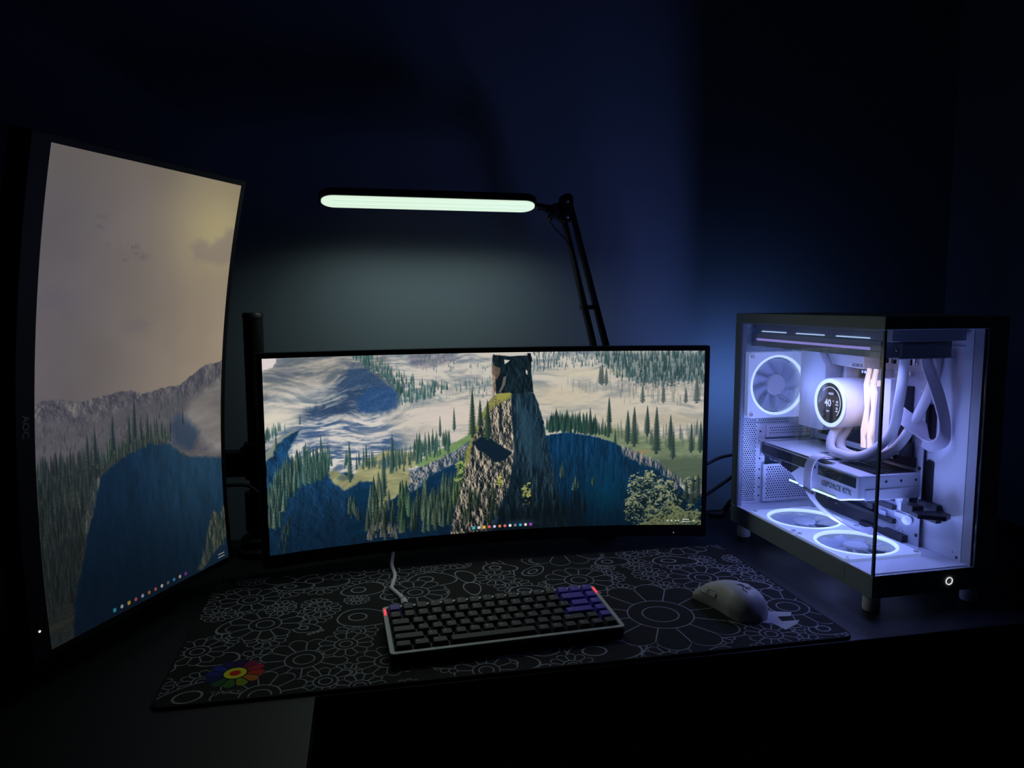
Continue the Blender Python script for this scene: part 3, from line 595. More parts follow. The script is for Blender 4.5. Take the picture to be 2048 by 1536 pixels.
# --- wide curved monitor ---
RW = 1.5; HW = .3985; ZH = .3333; SH = RW * math.cos(HW / RW)
um = TR(-.1672, 1.2607, .0377, rz=.01663)
mon = thing('curved_monitor', 'wide curved black monitor behind the keyboard showing a crag and a ruined tower', 'monitor', um)
def ptw(a, b, d):
    th = a / RW; return ((RW + d) * math.sin(th) + RW * math.sin(HW / RW), (RW + d) * math.cos(th) - SH, b)
screen_mesh(ptw, -HW, HW, 0, ZH, 40, 'a', M_sw, mon)
b = MB()
arc_plate(b, ptw, -HW - .009, HW + .009, ZH, ZH + .009, -.0012, .012, 40, 'a')
arc_plate(b, ptw, -HW - .009, -HW, 0, ZH, -.0012, .012, 1, 'a'); arc_plate(b, ptw, HW, HW + .009, 0, ZH, -.0012, .012, 1, 'a')
b.build('bezel', M_gloss, mon)
b = MB(); arc_plate(b, ptw, -HW - .009, HW + .009, -.022, -.0002, -.002, .012, 40, 'a'); b.build('chin', M_gloss, mon)
b = MB(); arc_plate(b, ptw, -HW - .0088, HW + .0088, -.0218, ZH + .0088, .0125, .026, 40, 'a'); b.build('back_cover', M_black, mon)
b = MB(); arc_plate(b, ptw, -.20, .20, .03, .28, .0262, .05, 16, 'a'); b.build('back_housing', M_black, mon, bevel=.006)
q = ptw(HW - .052, -.0145, -.0026); MB().lathe(q, (0, -1, 0), [(.0012, 0), (.0012, .0006), (0, .0006)], 12).build('status_light', M_leddim, mon)
# --- tall monitor on the left ---
LX, LY, LZ, Lyaw, Ltilt, Lroll, RT = -0.30266, 1.08568, 0.34510, 1.09772, 0.09778, -0.00916, 1.777
tm = Matrix.Translation((LX, LY, LZ)) @ Matrix.Rotation(Lyaw, 4, 'Z') @ Matrix.Rotation(Ltilt, 4, 'X') @ Matrix.Rotation(Lroll, 4, 'Y')
tall = thing('portrait_monitor', 'black monitor turned upright at the left, showing a hazy sky over mountains', 'monitor', tm)
def ptt(a, b, d):
    th = b / RT; return (a, -(RT - (RT + d) * math.cos(th)) , (RT + d) * math.sin(th))
TW, TH = .3355 / 2, .5966 / 2
screen_mesh(ptt, -TW, TW, -TH, TH, 40, 'b', M_st, tall)
b = MB()
arc_plate(b, ptt, -TW - .0005, TW + .008, TH, TH + .008, -.0012, .012, 1, 'b'); arc_plate(b, ptt, -TW - .0005, TW + .008, -TH - .008, -TH, -.0012, .012, 1, 'b')
arc_plate(b, ptt, TW, TW + .008, -TH, TH, -.0012, .012, 40, 'b'); b.build('bezel', M_gloss, tall)
b = MB(); arc_plate(b, ptt, -TW - .024, -TW - .0001, -TH - .008, TH + .008, -.003, .012, 40, 'b'); b.build('chin', M_gloss, tall)
b = MB(); arc_plate(b, ptt, -TW - .0238, TW + .0078, -TH - .0078, TH + .0078, .0125, .030, 40, 'b'); b.build('back_cover', M_black, tall)
b = MB(); arc_plate(b, ptt, -.11, .11, -.16, .16, .0302, .052, 20, 'b'); b.build('back_housing', M_black, tall, bevel=.006)
q = ptt(-TW - .0125, -.0225, -.0032)
text('AOC', .0125, M_logo, 'raised_lettering', tall, TR(*q, rx=PI / 2) @ Matrix.Rotation(-PI / 2, 4, 'Z'), .0002, 'grey brand lettering turned sideways on the chin', bold=.0003)
q = ptt(-TW - .013, -TH + .030, -.0032); MB().lathe(q, (0, -1, 0), [(.0014, 0), (.0014, .0006), (0, .0006)], 12).build('status_light', M_led, tall)

# --- monitor arm ---
arm = thing('monitor_arm', 'black desk pole with swing arms standing between the two monitors', 'monitor arm', TR(-.198, 1.40, 0))
MB().lathe((0, 0, 0), (0, 0, 1), [(.0, 0), (.045, 0), (.045, .012), (.036, .016), (.036, .030), (.028, .034), (.028, .036), (0, .036)], 40).build('base_clamp', M_blackmetal, arm, True)
MB().cyl((0, 0, .036), (0, 0, .436), .0175, n=32).build('pole', M_blackmetal, arm, True)
MB().lathe((0, 0, .436), (0, 0, 1), [(.0185, 0), (.0185, .006), (.016, .009), (0, .009)], 32).build('pole_cap', M_black, arm, True)
MB().cyl((0, 0, .045), (0, 0, .115), .027, n=32).build('lower_collar', M_black, arm, True)
b = MB().cyl((0, 0, .142), (0, 0, .208), .025, n=32); b.box(-.03, .03, -.012, .012, .15, .2); b.build('upper_collar', M_blackmetal, arm, True)
MB().box(-.13, -.018, -.02, .004, .148, .196).build('side_arm', M_blackmetal, arm, bevel=.004)
MB().box(-.145, -.125, -.245, .0, .150, .194).build('side_arm', M_blackmetal, arm, bevel=.004)
b = MB().box(.018, .32, -.006, .012, .155, .190); b.build('front_arm', M_blackmetal, arm, bevel=.004)
MB().box(.28, .38, -.022, -.006, .11, .235).build('mount_plate', M_blackmetal, arm, bevel=.002)
MB().tube([(-.20, -.10, .10), (-.12, -.03, .128), (-.04, -.022, .135), (-.005, -.024, .125), (.02, -.02, .08)], .0032, 8).build('cable', M_black, arm, True)

# ================= DESK LAMP =================
lamp = thing('desk_lamp', 'black folding desk lamp with a long lit bar above the wide monitor', 'lamp', TR(.45, 1.445, 0))
lx, ly = .45, 1.445
def LP(x, y, z): return (x - lx, y - ly, z)
HX0, HX1, HY, HZ0, HZ1 = -.074, .318, 1.36, .6445, .6425
th = math.radians(17)
Lc = Matrix.Translation(LP((HX0 + HX1) / 2, HY, .6435)) @ Matrix.Rotation(math.atan2(HZ1 - HZ0, HX1 - HX0) + .0, 4, 'Y').inverted() @ Matrix.Rotation(-th, 4, 'X')
hl = (HX1 - HX0) / 2
b = MB().prism(rrect(-hl, hl, -.027, .027, .0265, 10), 'z', -.004, .0095); o = b.build('lamp_head', M_gloss, lamp, bevel=.002); o.matrix_local = Lc
b = MB().prism(rrect(-hl + .004, hl - .004, -.023, .023, .0228, 10), 'z', -.0062, -.0041); o = b.build('diffuser', M_diff, lamp); o.matrix_local = Lc
b = MB()
for yy in (-.0085, .0085): b.box(-hl + .02, hl - .02, yy - .0016, yy + .0016, -.0066, -.0061)
o = b.build('diode_band', M_diff2, lamp); o.matrix_local = Lc
for i in range(8):
    L = bpy.data.lights.new('lamp_diode', 'SPOT'); L.energy = LAMP_W / 8; L.color = (.80, 1., .86); L.spot_size = math.radians(172); L.spot_blend = 1.; L.shadow_soft_size = .014
    ob = bpy.data.objects.new('lamp_diode', L); COL.objects.link(ob); ob.parent = lamp
    ob.matrix_local = Lc @ Matrix.Translation(((i - 3.5) / 4 * hl, 0, -.0075))
MB().cyl(LP(.318, 1.362, .6395), LP(.350, 1.368, .6365), .0065, n=16).build('head_stem', M_blackmetal, lamp, True)
b = MB().prism([(.337 - lx, .632), (.352 - lx, .645), (.376 - lx, .650), (.384 - lx, .628), (.384 - lx, .612), (.368 - lx, .614), (.352 - lx, .622)], 'y', -.087, -.066); b.build('swivel_bracket', M_black, lamp, bevel=.002)
b = MB().prism(rrect(.366 - lx, .388 - lx, .610, .664, .0105), 'y', -.090, -.063); b.build('head_joint', M_blackmetal, lamp, bevel=.001)
for zz in (.649, .621): MB().lathe((.3765 - lx, -.090, zz), (0, -1, 0), [(.0032, 0), (.0032, .0014), (.002, .0022), (0, .0022)], 16).build('joint_screw', M_silver, lamp, True, label='bright joint screw')
MB().cyl((.343 - lx, -.092, .618), (.343 - lx, -.078, .618), .0055, n=12).build('wing_nut', M_black, lamp, True); 
for dx in (-.0085, .0105):
    MB().prism([(.3765 - lx + dx - .0038, .640), (.3765 - lx + dx + .0038, .640), (.452 - lx + dx * 1.35 + .0055, .352), (.452 - lx + dx * 1.35 - .0055, .352)], 'y', -.084, -.068).build('upper_arm_bar', M_blackmetal, lamp, bevel=.001)
MB().box(.408 - lx, .432 - lx, -.086, -.066, .448, .456).build('cross_brace', M_blackmetal, lamp)
MB().prism(rrect(.430 - lx, .474 - lx, .325, .368, .014), 'y', -.090, -.062).build('elbow_joint', M_blackmetal, lamp, bevel=.001)
for dx in (-.010, .010):
    MB().prism([(-.001 + dx - .004, .345), (-.001 + dx + .004, .345), (dx + .004, .03), (dx - .004, .03)], 'y', -.082, -.070).build('lower_arm_bar', M_blackmetal, lamp)
b = MB().cyl((0, -.076, .001), (0, -.076, .05), .016, n=20); b.box(-.025, .025, -.10, -.02, 0, .006); b.build('desk_clamp', M_blackmetal, lamp, True)
MB().tube([(.36 - lx, -.094, .63), (.34 - lx, -.098, .615), (.35 - lx, -.094, .60), (.384 - lx, -.088, .56), (.41 - lx, -.088, .45), (.44 - lx, -.09, .34), (0, -.09, .2), (0, -.09, .05)], .0016, 6).build('power_lead', M_black, lamp, True)

# ================= DESK MAT =================
im_m = picture('mat_print', paint_mat())
M_mat = bpy.data.materials.new('printed_cloth'); M_mat.use_nodes = True; nt = M_mat.node_tree; N = nt.nodes; bs = N['Principled BSDF']
ti = N.new('ShaderNodeTexImage'); ti.image = im_m; ti.extension = 'EXTEND'; uvn = N.new('ShaderNodeUVMap'); uvn.uv_map = 'UVMap'; nt.links.new(uvn.outputs[0], ti.inputs[0]); nt.links.new(ti.outputs[0], bs.inputs['Base Color'])
bs.inputs['Roughness'].default_value = .85; bs.inputs['Specular IOR Level'].default_value = .2
nz = N.new('ShaderNodeTexNoise'); nz.inputs['Scale'].default_value = 1500; bp = N.new('ShaderNodeBump'); bp.inputs['Strength'].default_value = .3; bp.inputs['Distance'].default_value = .0003
tc = N.new('ShaderNodeTexCoord'); nt.links.new(tc.outputs['Object'], nz.inputs[0]); nt.links.new(nz.outputs['Fac'], bp.inputs['Height']); nt.links.new(bp.outputs[0], bs.inputs['Normal'])
dm = MB().prism(rrect(0, .9007, 0, .3987, .014, 8), 'z', .0002, .004).build('desk_mat', M_mat)
dm.location = (-.2518, .8563, 0); me = dm.data; uvl = me.uv_layers.new(name='UVMap')
for lp in me.loops: c = me.vertices[lp.vertex_index].co; uvl.data[lp.index].uv = (c.x / .9007, c.y / .3987)
tag(dm, 'large black desk mat printed with white outlines of flowers', 'desk mat')

# ================= KEYBOARD =================
U = .01905; ktilt = .0015 / U
KM = TR(.0616, .97077, .0317, rz=.05572) @ Matrix.Rotation(ktilt, 4, 'X')
kb = thing('keyboard', 'dark keyboard with a pale rim and purple corner keys lying on the printed mat', 'keyboard', KM)
KX0, KX1, KY0, KY1 = -2. * U - .0065, 14. * U + .0065, -3.5 * U - .0065, 2.5 * U + .0065   # around the keys
b = MB().prism(rrect(KX0, KX1, KY0, KY1, .006), 'z', -.0215, -.0075); b.build('case_body', M_black, kb, bevel=.001)
out = rrect(KX0, KX1, KY0, KY1, .006); inn = rrect(KX0 + .0055, KX1 - .0055, KY0 + .0055, KY1 - .0055, .002); n = len(out)
v = [(x, y, -.0074) for x, y in out] + [(x, y, -.0074) for x, y in inn] + [(x, y, -.0045) for x, y in out] + [(x, y, -.0045) for x, y in inn]
f = []
for i in range(n):
    j = (i + 1) % n; f += [(2 * n + i, 2 * n + j, 3 * n + j, 3 * n + i), (i, j, 2 * n + j, 2 * n + i), (n + j, n + i, 3 * n + i, 3 * n + j), (j, i, n + i, n + j)]
MB().add(v, f).build('top_frame', M_frame, kb, label='pale metal rim around the keys')
MB().box(KX0 + .02, KX1 - .02, KY1 - .02, KY1 - .006, -.0262, -.0216).build('rear_foot', M_black, kb)
for x in (KX0 + .0028, KX1 - .0028): MB().prism(rrect(x - .0013, x + .0013, KY1 - .026, KY1 - .0075, .0012), 'z', -.0044, -.0036).build('status_light', M_red, kb, label='glowing red light bar in the rim')
_kc = {}
def keycap(wu):
    if wu in _kc: return _kc[wu]
    w_ = wu * U / 2 - .0004; h_ = U / 2 - .0004; b = MB()
    L0 = rrect(-w_, w_, -h_, h_, .0012, 3); L1 = rrect(-w_ + .0026, w_ - .0026, -h_ + .0030, h_ - .0018, .0022, 3); L2 = rrect(-w_ + .0034, w_ - .0034, -h_ + .0040, h_ - .0026, .0018, 3); n = len(L0)
    v = [(x, y, -.0085) for x, y in L0] + [(x, y, -.0004) for x, y in L1] + [(x, y, 0.0) for x, y in L2]
    f = [(k * n + i, k * n + (i + 1) % n, (k + 1) * n + (i + 1) % n, (k + 1) * n + i) for k in range(2) for i in range(n)] + [tuple(range(2 * n, 3 * n))]
    b.add(v, f); _kc[wu] = b; return b
_km = {}
rows = [
    (['Esc'] + ['F%d' % i for i in range(1, 13)] + ['Prt', 'Ins', 'Del'], [1] * 16, {0, 13, 14, 15}),
    (['~', '1', '2', '3', '4', '5', '6', '7', '8', '9', '0', '-', '=', 'Backspace', 'PgUp'], [1] * 13 + [2, 1], {13, 14}),
    (['Tab'] + list('QWERTYUIOP[]') + ['\\', 'PgDn'], [1.5] + [1] * 12 + [1.5, 1], {13, 14}),
    (['Caps'] + list("ASDFGHJKL;'") + ['Enter', 'Home'], [1.75] + [1] * 11 + [2.25, 1], {12, 13}),
    (['Shift'] + list('ZXCVBNM,./') + ['Shift', '^', 'End'], [2.25] + [1] * 10 + [1.75, 1, 1], {13}),
    (['Ctrl', 'Win', 'Alt', '', 'Alt', 'Fn', 'Ctrl', '<', 'v', '>'], [1.25, 1.25, 1.25, 6.25, 1, 1, 1, 1, 1, 1], set())]
for r_i, (names, ws, purple) in enumerate(rows):
    x = -2.
    for k, (nm, wu) in enumerate(zip(names, ws)):
        cx = (x + wu / 2) * U; x += wu; cy = (2 - r_i) * U; pk = k in purple
        key = (wu, pk)
        if key not in _km:
            o = keycap(wu).build('keycap', M_keyp if pk else M_key, kb); _km[key] = o.data
        else: o = bpy.data.objects.new('keycap', _km[key]); COL.objects.link(o); o.parent = kb
        if pk: o['label'] = 'purple keycap'
        dz = (.0022, .0012, .0002, 0, 0, .0004)[r_i]
        o.matrix_local = TR(cx, cy, dz, rx=(.10, .06, .0, -.03, -.06, -.08)[r_i])
        if nm:
            s = .0050 if len(nm) == 1 else (.0034 if len(nm) < 4 else .0026)
            text(nm, s, M_leg, 'legend', o, TR((-.0022 if len(nm) == 1 else -wu * U / 2 + .0075) if wu < 3 else 0, .0024 if len(nm) > 1 else .0022, .00012), .00005)
MB().box(KX0 + .006, KX1 - .006, KY0 + .006, KY1 - .006, -.0095, -.0080).build('switch_plate', M_dark, kb)
# its cable
kc = thing('keyboard_cable', 'pale coiled cable running from the keyboard back under the wide monitor', 'cable', TR(.045, 1.095, .010))
kx, ky, kz = .045, 1.095, .010
MB().tube([(x - kx, y - ky, z - kz) for x, y, z in ((.0485, 1.062, .017), (.0465, 1.085, .014), (.0434, 1.118, .0075), (.0325, 1.150, .0075), (.0335, 1.165, .0075), (.0392, 1.208, .0075), (.036, 1.257, .0075), (.0392, 1.296, .012), (.0439, 1.335, .02))], .0032, 10).build('sleeve', M_cable, kc, True)
MB().cyl((.0485 - kx, 1.058 - ky, .017 - kz), (.0472 - kx, 1.079 - ky, .0155 - kz), .0052, n=16).build('plug', M_cable, kc, True)
MB().cyl((.0472 - kx, 1.079 - ky, .0155 - kz), (.0466 - kx, 1.085 - ky, .0145 - kz), .0054, .0046, n=16).build('plug_collar', M_usb, kc, True, label='violet plug collar')

# ================= MOUSE =================
MM = TR(.5270, .982, .0045, rz=.31)
ms = thing('computer_mouse', 'white wireless mouse on the mat beside the computer tower', 'mouse', MM)
def mouse_mesh():
    ns, nr = 36, 28; v = []
    for i in range(ns + 1):
        t = i / ns; y = -.0635 + .127 * t                      # rear to front
        e = max(0., 1 - (2 * t - 1) ** 6) ** .5
        wv = (.0325 - .0060 * math.sin(PI * min(1, max(0, (t - .28) / .62))) ** 1.0 - .001 * t) * min(1, (1 - abs(2 * t - 1) ** 4.5)) ** .45 if 0 < t < 1 else 0
        h = (.0415 * math.sin(PI * (.22 + .715 * t ** .95)) ** .9) * min(1, (1 - abs(2 * t - 1) ** 7)) ** .5 if 0 < t < 1 else .006
        h = max(h, .007)
        for j in range(nr):
            a = PI * j / (nr - 1); cx = math.cos(a); sz = math.sin(a)
            X = wv * (abs(cx) ** .78) * (1 if cx > 0 else -1); Z = h * (sz ** .72)
            k = Z / max(h, 1e-6); X *= 1 - .10 * (1 - abs(k - .55)) * 0 + .0
            X *= (.90 + .10 * min(1, k * 2.2))
            v.append((X, y, Z))
    f = [(i * nr + j, i * nr + j + 1, (i + 1) * nr + j + 1, (i + 1) * nr + j) for i in range(ns) for j in range(nr - 1)]
    f += [(i * nr, (i + 1) * nr, (i + 1) * nr + nr - 1, i * nr + nr - 1) for i in range(ns)]
    return MB().add(v, f), v, nr
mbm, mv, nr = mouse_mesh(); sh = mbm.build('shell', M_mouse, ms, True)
def mz(x, y):   # height of the shell there
    best = 0.; bd = 9.
    for p in mv:
        d = (p[0] - x) ** 2 + (p[1] - y) ** 2
        if d < bd and p[2] > .004: bd = d; best = p[2]
    return best
def side_x(y, z):
    c = [p for p in mv if abs(p[1] - y) < .0022 and p[0] < 0]; c.sort(key=lambda p: abs(p[2] - z)); return c[0][0]
MB().tube([(0, y, mz(0, y) + .0001) for y in (.016, .022, .028, .034, .040, .046, .052, .057)], .0005, 5, 2).build('button_split', M_mousel, ms)
MB().lathe((-.0030, .038, mz(0, .038) - .0052), (1, 0, 0), [(0, 0), (.0066, 0), (.0072, .001), (.0072, .005), (.0066, .006), (0, .006)], 24).build('scroll_wheel', M_mousel, ms, True)
for ya, yb in ((.0025, .0185), (.0205, .0365)):
    v = []; f = []
    for k in range(7):
        y = ya + (yb - ya) * k / 6
        for zz in (.0175, .0235): v.append((side_x(y, zz) - .0012, y, zz))
        for zz in (.0235, .0175): v.append((side_x(y, zz) + .0015, y, zz))
    for k in range(6):
        for j in range(4): f.append((4 * k + j, 4 * k + 4 + j, 4 * k + 4 + (j + 1) % 4, 4 * k + (j + 1) % 4))
    f += [(0, 1, 2, 3), (27, 26, 25, 24)]
    MB().add(v, f).build('side_button', M_mouse, ms, bevel=.0004)
    w2 = []
    MB().tube([(side_x(y, z) - .0010, y, z) for y, z in ((ya, .0165), (ya, .0245), (yb, .0245), (yb, .0165), (ya, .0165))], .0003, 5, 3).build('button_gap', M_mousel, ms)
b = MB()
for k in range(3):
    a0 = k * 2 * PI / 3 + .5; pts = []
    for i in range(9):
        t = i / 8; rr = .0015 + .0105 * t; an = a0 + 1.5 * t; x = rr * math.cos(an) * .8; y = -.030 + rr * math.sin(an)
        pts.append((x, y, mz(x, y) + .0003))
    b.tube(pts, .0009, 5, 2)
    a1 = a0 + .9; x = .006 * math.cos(a1 + .5) * .8; y = -.030 + .006 * math.sin(a1 + .5); b.tube([(x * .4, -.030 + (y + .030) * .4, mz(x, y) + .0003), (x, y, mz(x, y) + .0003), (x * 1.5, -.030 + (y + .030) * 1.2, mz(x, y) + .0002)], .0005, 5, 2)
b.build('palm_emblem', M_mousel, ms, label='grey three-armed emblem')
MB().box(-.022, .022, -.05, .05, -.0004, .0005).build('glide_pad', M_black, ms)
# ================= COMPUTER TOWER =================
CXO, CYO, CT = .71949, .91761, .02292
CM = TR(CXO, CYO, 0, rz=CT)
cs = thing('computer_tower', 'white computer tower with clear glass sides glowing violet at the right', 'computer', CM)
IW, OW, DP, Z0, Z1, ZT = .176, .212, .410, .0257, .0600, .4394
# lower plinth: hollow so that the bottom fans sit in it
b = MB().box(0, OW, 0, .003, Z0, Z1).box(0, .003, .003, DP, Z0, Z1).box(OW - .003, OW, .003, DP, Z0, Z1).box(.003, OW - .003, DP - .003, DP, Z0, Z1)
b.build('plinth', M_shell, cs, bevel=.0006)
# floor sheet with two openings for the fans
FC = [(.0705, .2715), (.0705, .1300)]; FR = .062
def sheet_with_holes(x0, x1, ys, z, holes, R, n=48):
    b = MB()
    for (ya, yb), (cx, cy) in zip(ys, holes):
        ring = [(cx + R * math.cos(2 * PI * i / n), cy + R * math.sin(2 * PI * i / n)) for i in range(n)]
        outr = []
        for i in range(n):
            c, s = math.cos(2 * PI * i / n), math.sin(2 * PI * i / n)
            tx = ((x1 - cx) / c if c > 1e-9 else (x0 - cx) / c if c < -1e-9 else 1e9); ty = ((yb - cy) / s if s > 1e-9 else (ya - cy) / s if s < -1e-9 else 1e9); t = min(tx, ty); outr.append((cx + c * t, cy + s * t))
        v = [(x, y, z) for x, y in ring + outr]; f = [(i, (i + 1) % n, n + (i + 1) % n, n + i) for i in range(n)]
        b.add(v, f)
        for X, Y in ((x0, ya), (x1, ya), (x0, yb), (x1, yb)):
            k = sorted(range(n), key=lambda i: (outr[i][0] - X) ** 2 + (outr[i][1] - Y) ** 2)[:2]; b.add([(X, Y, z), (*outr[k[0]], z), (*outr[k[1]], z)], [(0, 1, 2)])
    return b
b = sheet_with_holes(.003, .1725, [(.2008, .3435), (.0590, .2008)], Z1 - .0005, FC, FR)
b.box(.0, IW, .3435, DP, Z1 - .0015, Z1 - .0005).box(.0, IW, .0, .0590, Z1 - .0015, Z1 - .0003).box(0, .003, .0, DP, Z1 - .002, Z1 + .0012)
b.box(.1725, IW, .0590, .3435, Z1 - .0015, Z1 - .0005); b.build('floor_sheet', M_white, cs)
MB().box(.003, IW - .004, .006, .0555, Z1 - .0003, Z1 + .0015).build('front_tray', M_white, cs, bevel=.0006)
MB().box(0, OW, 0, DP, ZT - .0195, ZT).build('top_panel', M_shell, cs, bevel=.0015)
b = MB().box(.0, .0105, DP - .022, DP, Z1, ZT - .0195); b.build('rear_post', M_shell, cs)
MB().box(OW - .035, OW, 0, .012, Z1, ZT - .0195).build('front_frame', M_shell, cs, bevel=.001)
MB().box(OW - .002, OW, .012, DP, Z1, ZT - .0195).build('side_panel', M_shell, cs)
b = MB().box(IW - .004, IW - .0025, .006, DP - .004, Z1, ZT - .0195); b.build('motherboard_tray', M_white, cs)
MB().prism([(.1712, .0345), (.1690, .0325), (.1690, .0185), (.1712, .0175)], 'z', Z1, ZT - .0200).build('front_pillar', M_white, cs, label='bright inner face of the front pillar')
MB().prism([(.1715, .0174), (.1692, .0170), (.1725, .0036), (.1765, .0036), (.1765, .0174)], 'z', Z1, ZT - .0200).build('front_pillar', M_greyfr, cs, label='outer face of the front pillar, its shade put into a greyer colour')  # grey instead of white paints the weaker light on this facet
MB().cyl((.1695, .026, .0665), (.1685, .026, .0665), .0022, n=16).build('pillar_screw', M_dark, cs)
# rolled folds stamped in the tray, and its cable slots
MB().box(.1705, .1722, .036, .080, .0700, .0735).build('tray_fold', M_white, cs, bevel=.0005)
MB().box(.1705, .1722, .036, .080, .3890, .3920).build('tray_fold', M_white, cs, bevel=.0005)
for z0, z1 in ((.116, .205), (.240, .296)): MB().prism(rrect(.0830, .0990, z0, z1, .005), 'x', .1705, .1722).build('cable_slot', M_dark, cs, label='black rubber cable slot')
# rear wall: punched steel
def punched(b, x0, x1, z0, z1, y, p=.0047, r=.00165):
    ph = p * .866; nz = max(1, int((z1 - z0) / ph)); ph = (z1 - z0) / nz; nx = max(1, int((x1 - x0) / p)); p = (x1 - x0) / nx
    for j in range(nz):
        off = p / 2 if j % 2 else 0; zc = z0 + (j + .5) * ph; n = nx - (1 if off else 0)
        if off: b.add([(x0, y, z0 + j * ph), (x0 + off, y, z0 + j * ph), (x0 + off, y, z0 + (j + 1) * ph), (x0, y, z0 + (j + 1) * ph)], [(0, 1, 2, 3)]); b.add([(x1 - off, y, z0 + j * ph), (x1, y, z0 + j * ph), (x1, y, z0 + (j + 1) * ph), (x1 - off, y, z0 + (j + 1) * ph)], [(0, 1, 2, 3)])
        for i in range(n):
            xc = x0 + off + (i + .5) * p; hx, hz = p / 2, ph / 2; ov = [(xc + hx, zc), (xc + hx, zc + hz), (xc, zc + hz), (xc - hx, zc + hz), (xc - hx, zc), (xc - hx, zc - hz), (xc, zc - hz), (xc + hx, zc - hz)]
            hv = [(xc + r * math.cos(PI / 4 * k), zc + r * math.sin(PI / 4 * k)) for k in range(8)]
            b.add([(X, y, Z) for X, Z in ov + hv], [(k, (k + 1) % 8, 8 + (k + 1) % 8, 8 + k) for k in range(8)])
RY = .404; b = MB(); punched(b, .0105, .0490, Z1 + .004, .2300, RY); punched(b, .0105, .120, .3690, .4120, RY); punched(b, .0490, .120, .2200, .2300, RY)
punched(b, .0105, .1380, .2300, .3690, RY + .0004)
b.build('punched_rear_sheet', M_white, cs)
b = MB().box(.0105, .049, RY, RY + .001, Z1, Z1 + .004).box(.120, IW, RY, RY + .001, .2200, ZT - .0195).box(.0105, .120, RY, RY + .001, .4120, ZT - .0195)
b.box(.049, .068, RY, RY + .001, Z1, .22).box(.068, IW, RY, RY + .001, .2160, .2200).box(.062, IW, RY, RY + .001, Z1, .064); b.build('rear_frame', M_white, cs)
b = MB(); punched(b, .068, IW, .068, .135, RY - .006, .0052, .0017); b.box(.062, .068, RY - .0065, RY - .001, .064, .139).box(.068, IW, RY - .0065, RY - .0055, .135, .139).box(.068, IW, RY - .0065, RY - .0055, .064, .068); b.build('slot_covers', M_white, cs)
b = MB(); punched(b, .074, .165, .1985, .2145, RY - .003, .0050, .0016); b.box(.068, .074, RY - .0035, RY, .193, .218).box(.074, .165, RY - .0035, RY - .0025, .2145, .218).box(.074, .165, RY - .0035, RY - .0025, .193, .1985); b.build('upper_vent', M_white, cs)
for z in (.075, .092, .110, .128, .150, .186, .205): MB().cyl((.057, RY - .0003, z), (.057, RY - .0008, z), .0018, n=10).build('rear_screw', M_dark, cs)
# glass
MB().box(.0, .0035, .0040, DP - .022, Z1 + .0005, ZT - .0200).build('side_glass', M_glass, cs)
MB().box(.0036, IW - .001, -.0002, .0032, Z1 + .0005, ZT - .0200).build('front_glass', M_glass, cs)
MB().box(-.0002, .0034, -.0004, .0034, Z1 + .0003, ZT - .0198).build('glass_corner', M_glassedge, cs, label='dark blue polished glass corner')
MB().box(.0005, .0030, .012, DP - .03, ZT - .0208, ZT - .0200).build('glass_rail', M_silver, cs)
MB().lathe((.133, -.0002, .0420), (0, -1, 0), [(.0049, 0), (.0060, 0), (.0060, .0008), (.0049, .0008)], 40, True).build('power_button', M_btn, cs, label='glowing white power ring')
for x, y in ((.016, .020), (.19, .020), (.016, .385), (.19, .385)):
    MB().lathe((x, y, .0003), (0, 0, 1), [(0, 0), (.0115, 0), (.0125, .002), (.0125, .0254), (0, .0254)], 28).build('foot', M_whiteplastic, cs, True)
MB().box(-.0006, 0, .062, .095, Z0 + .006, Z1 - .006).build('badge', M_shell, cs)

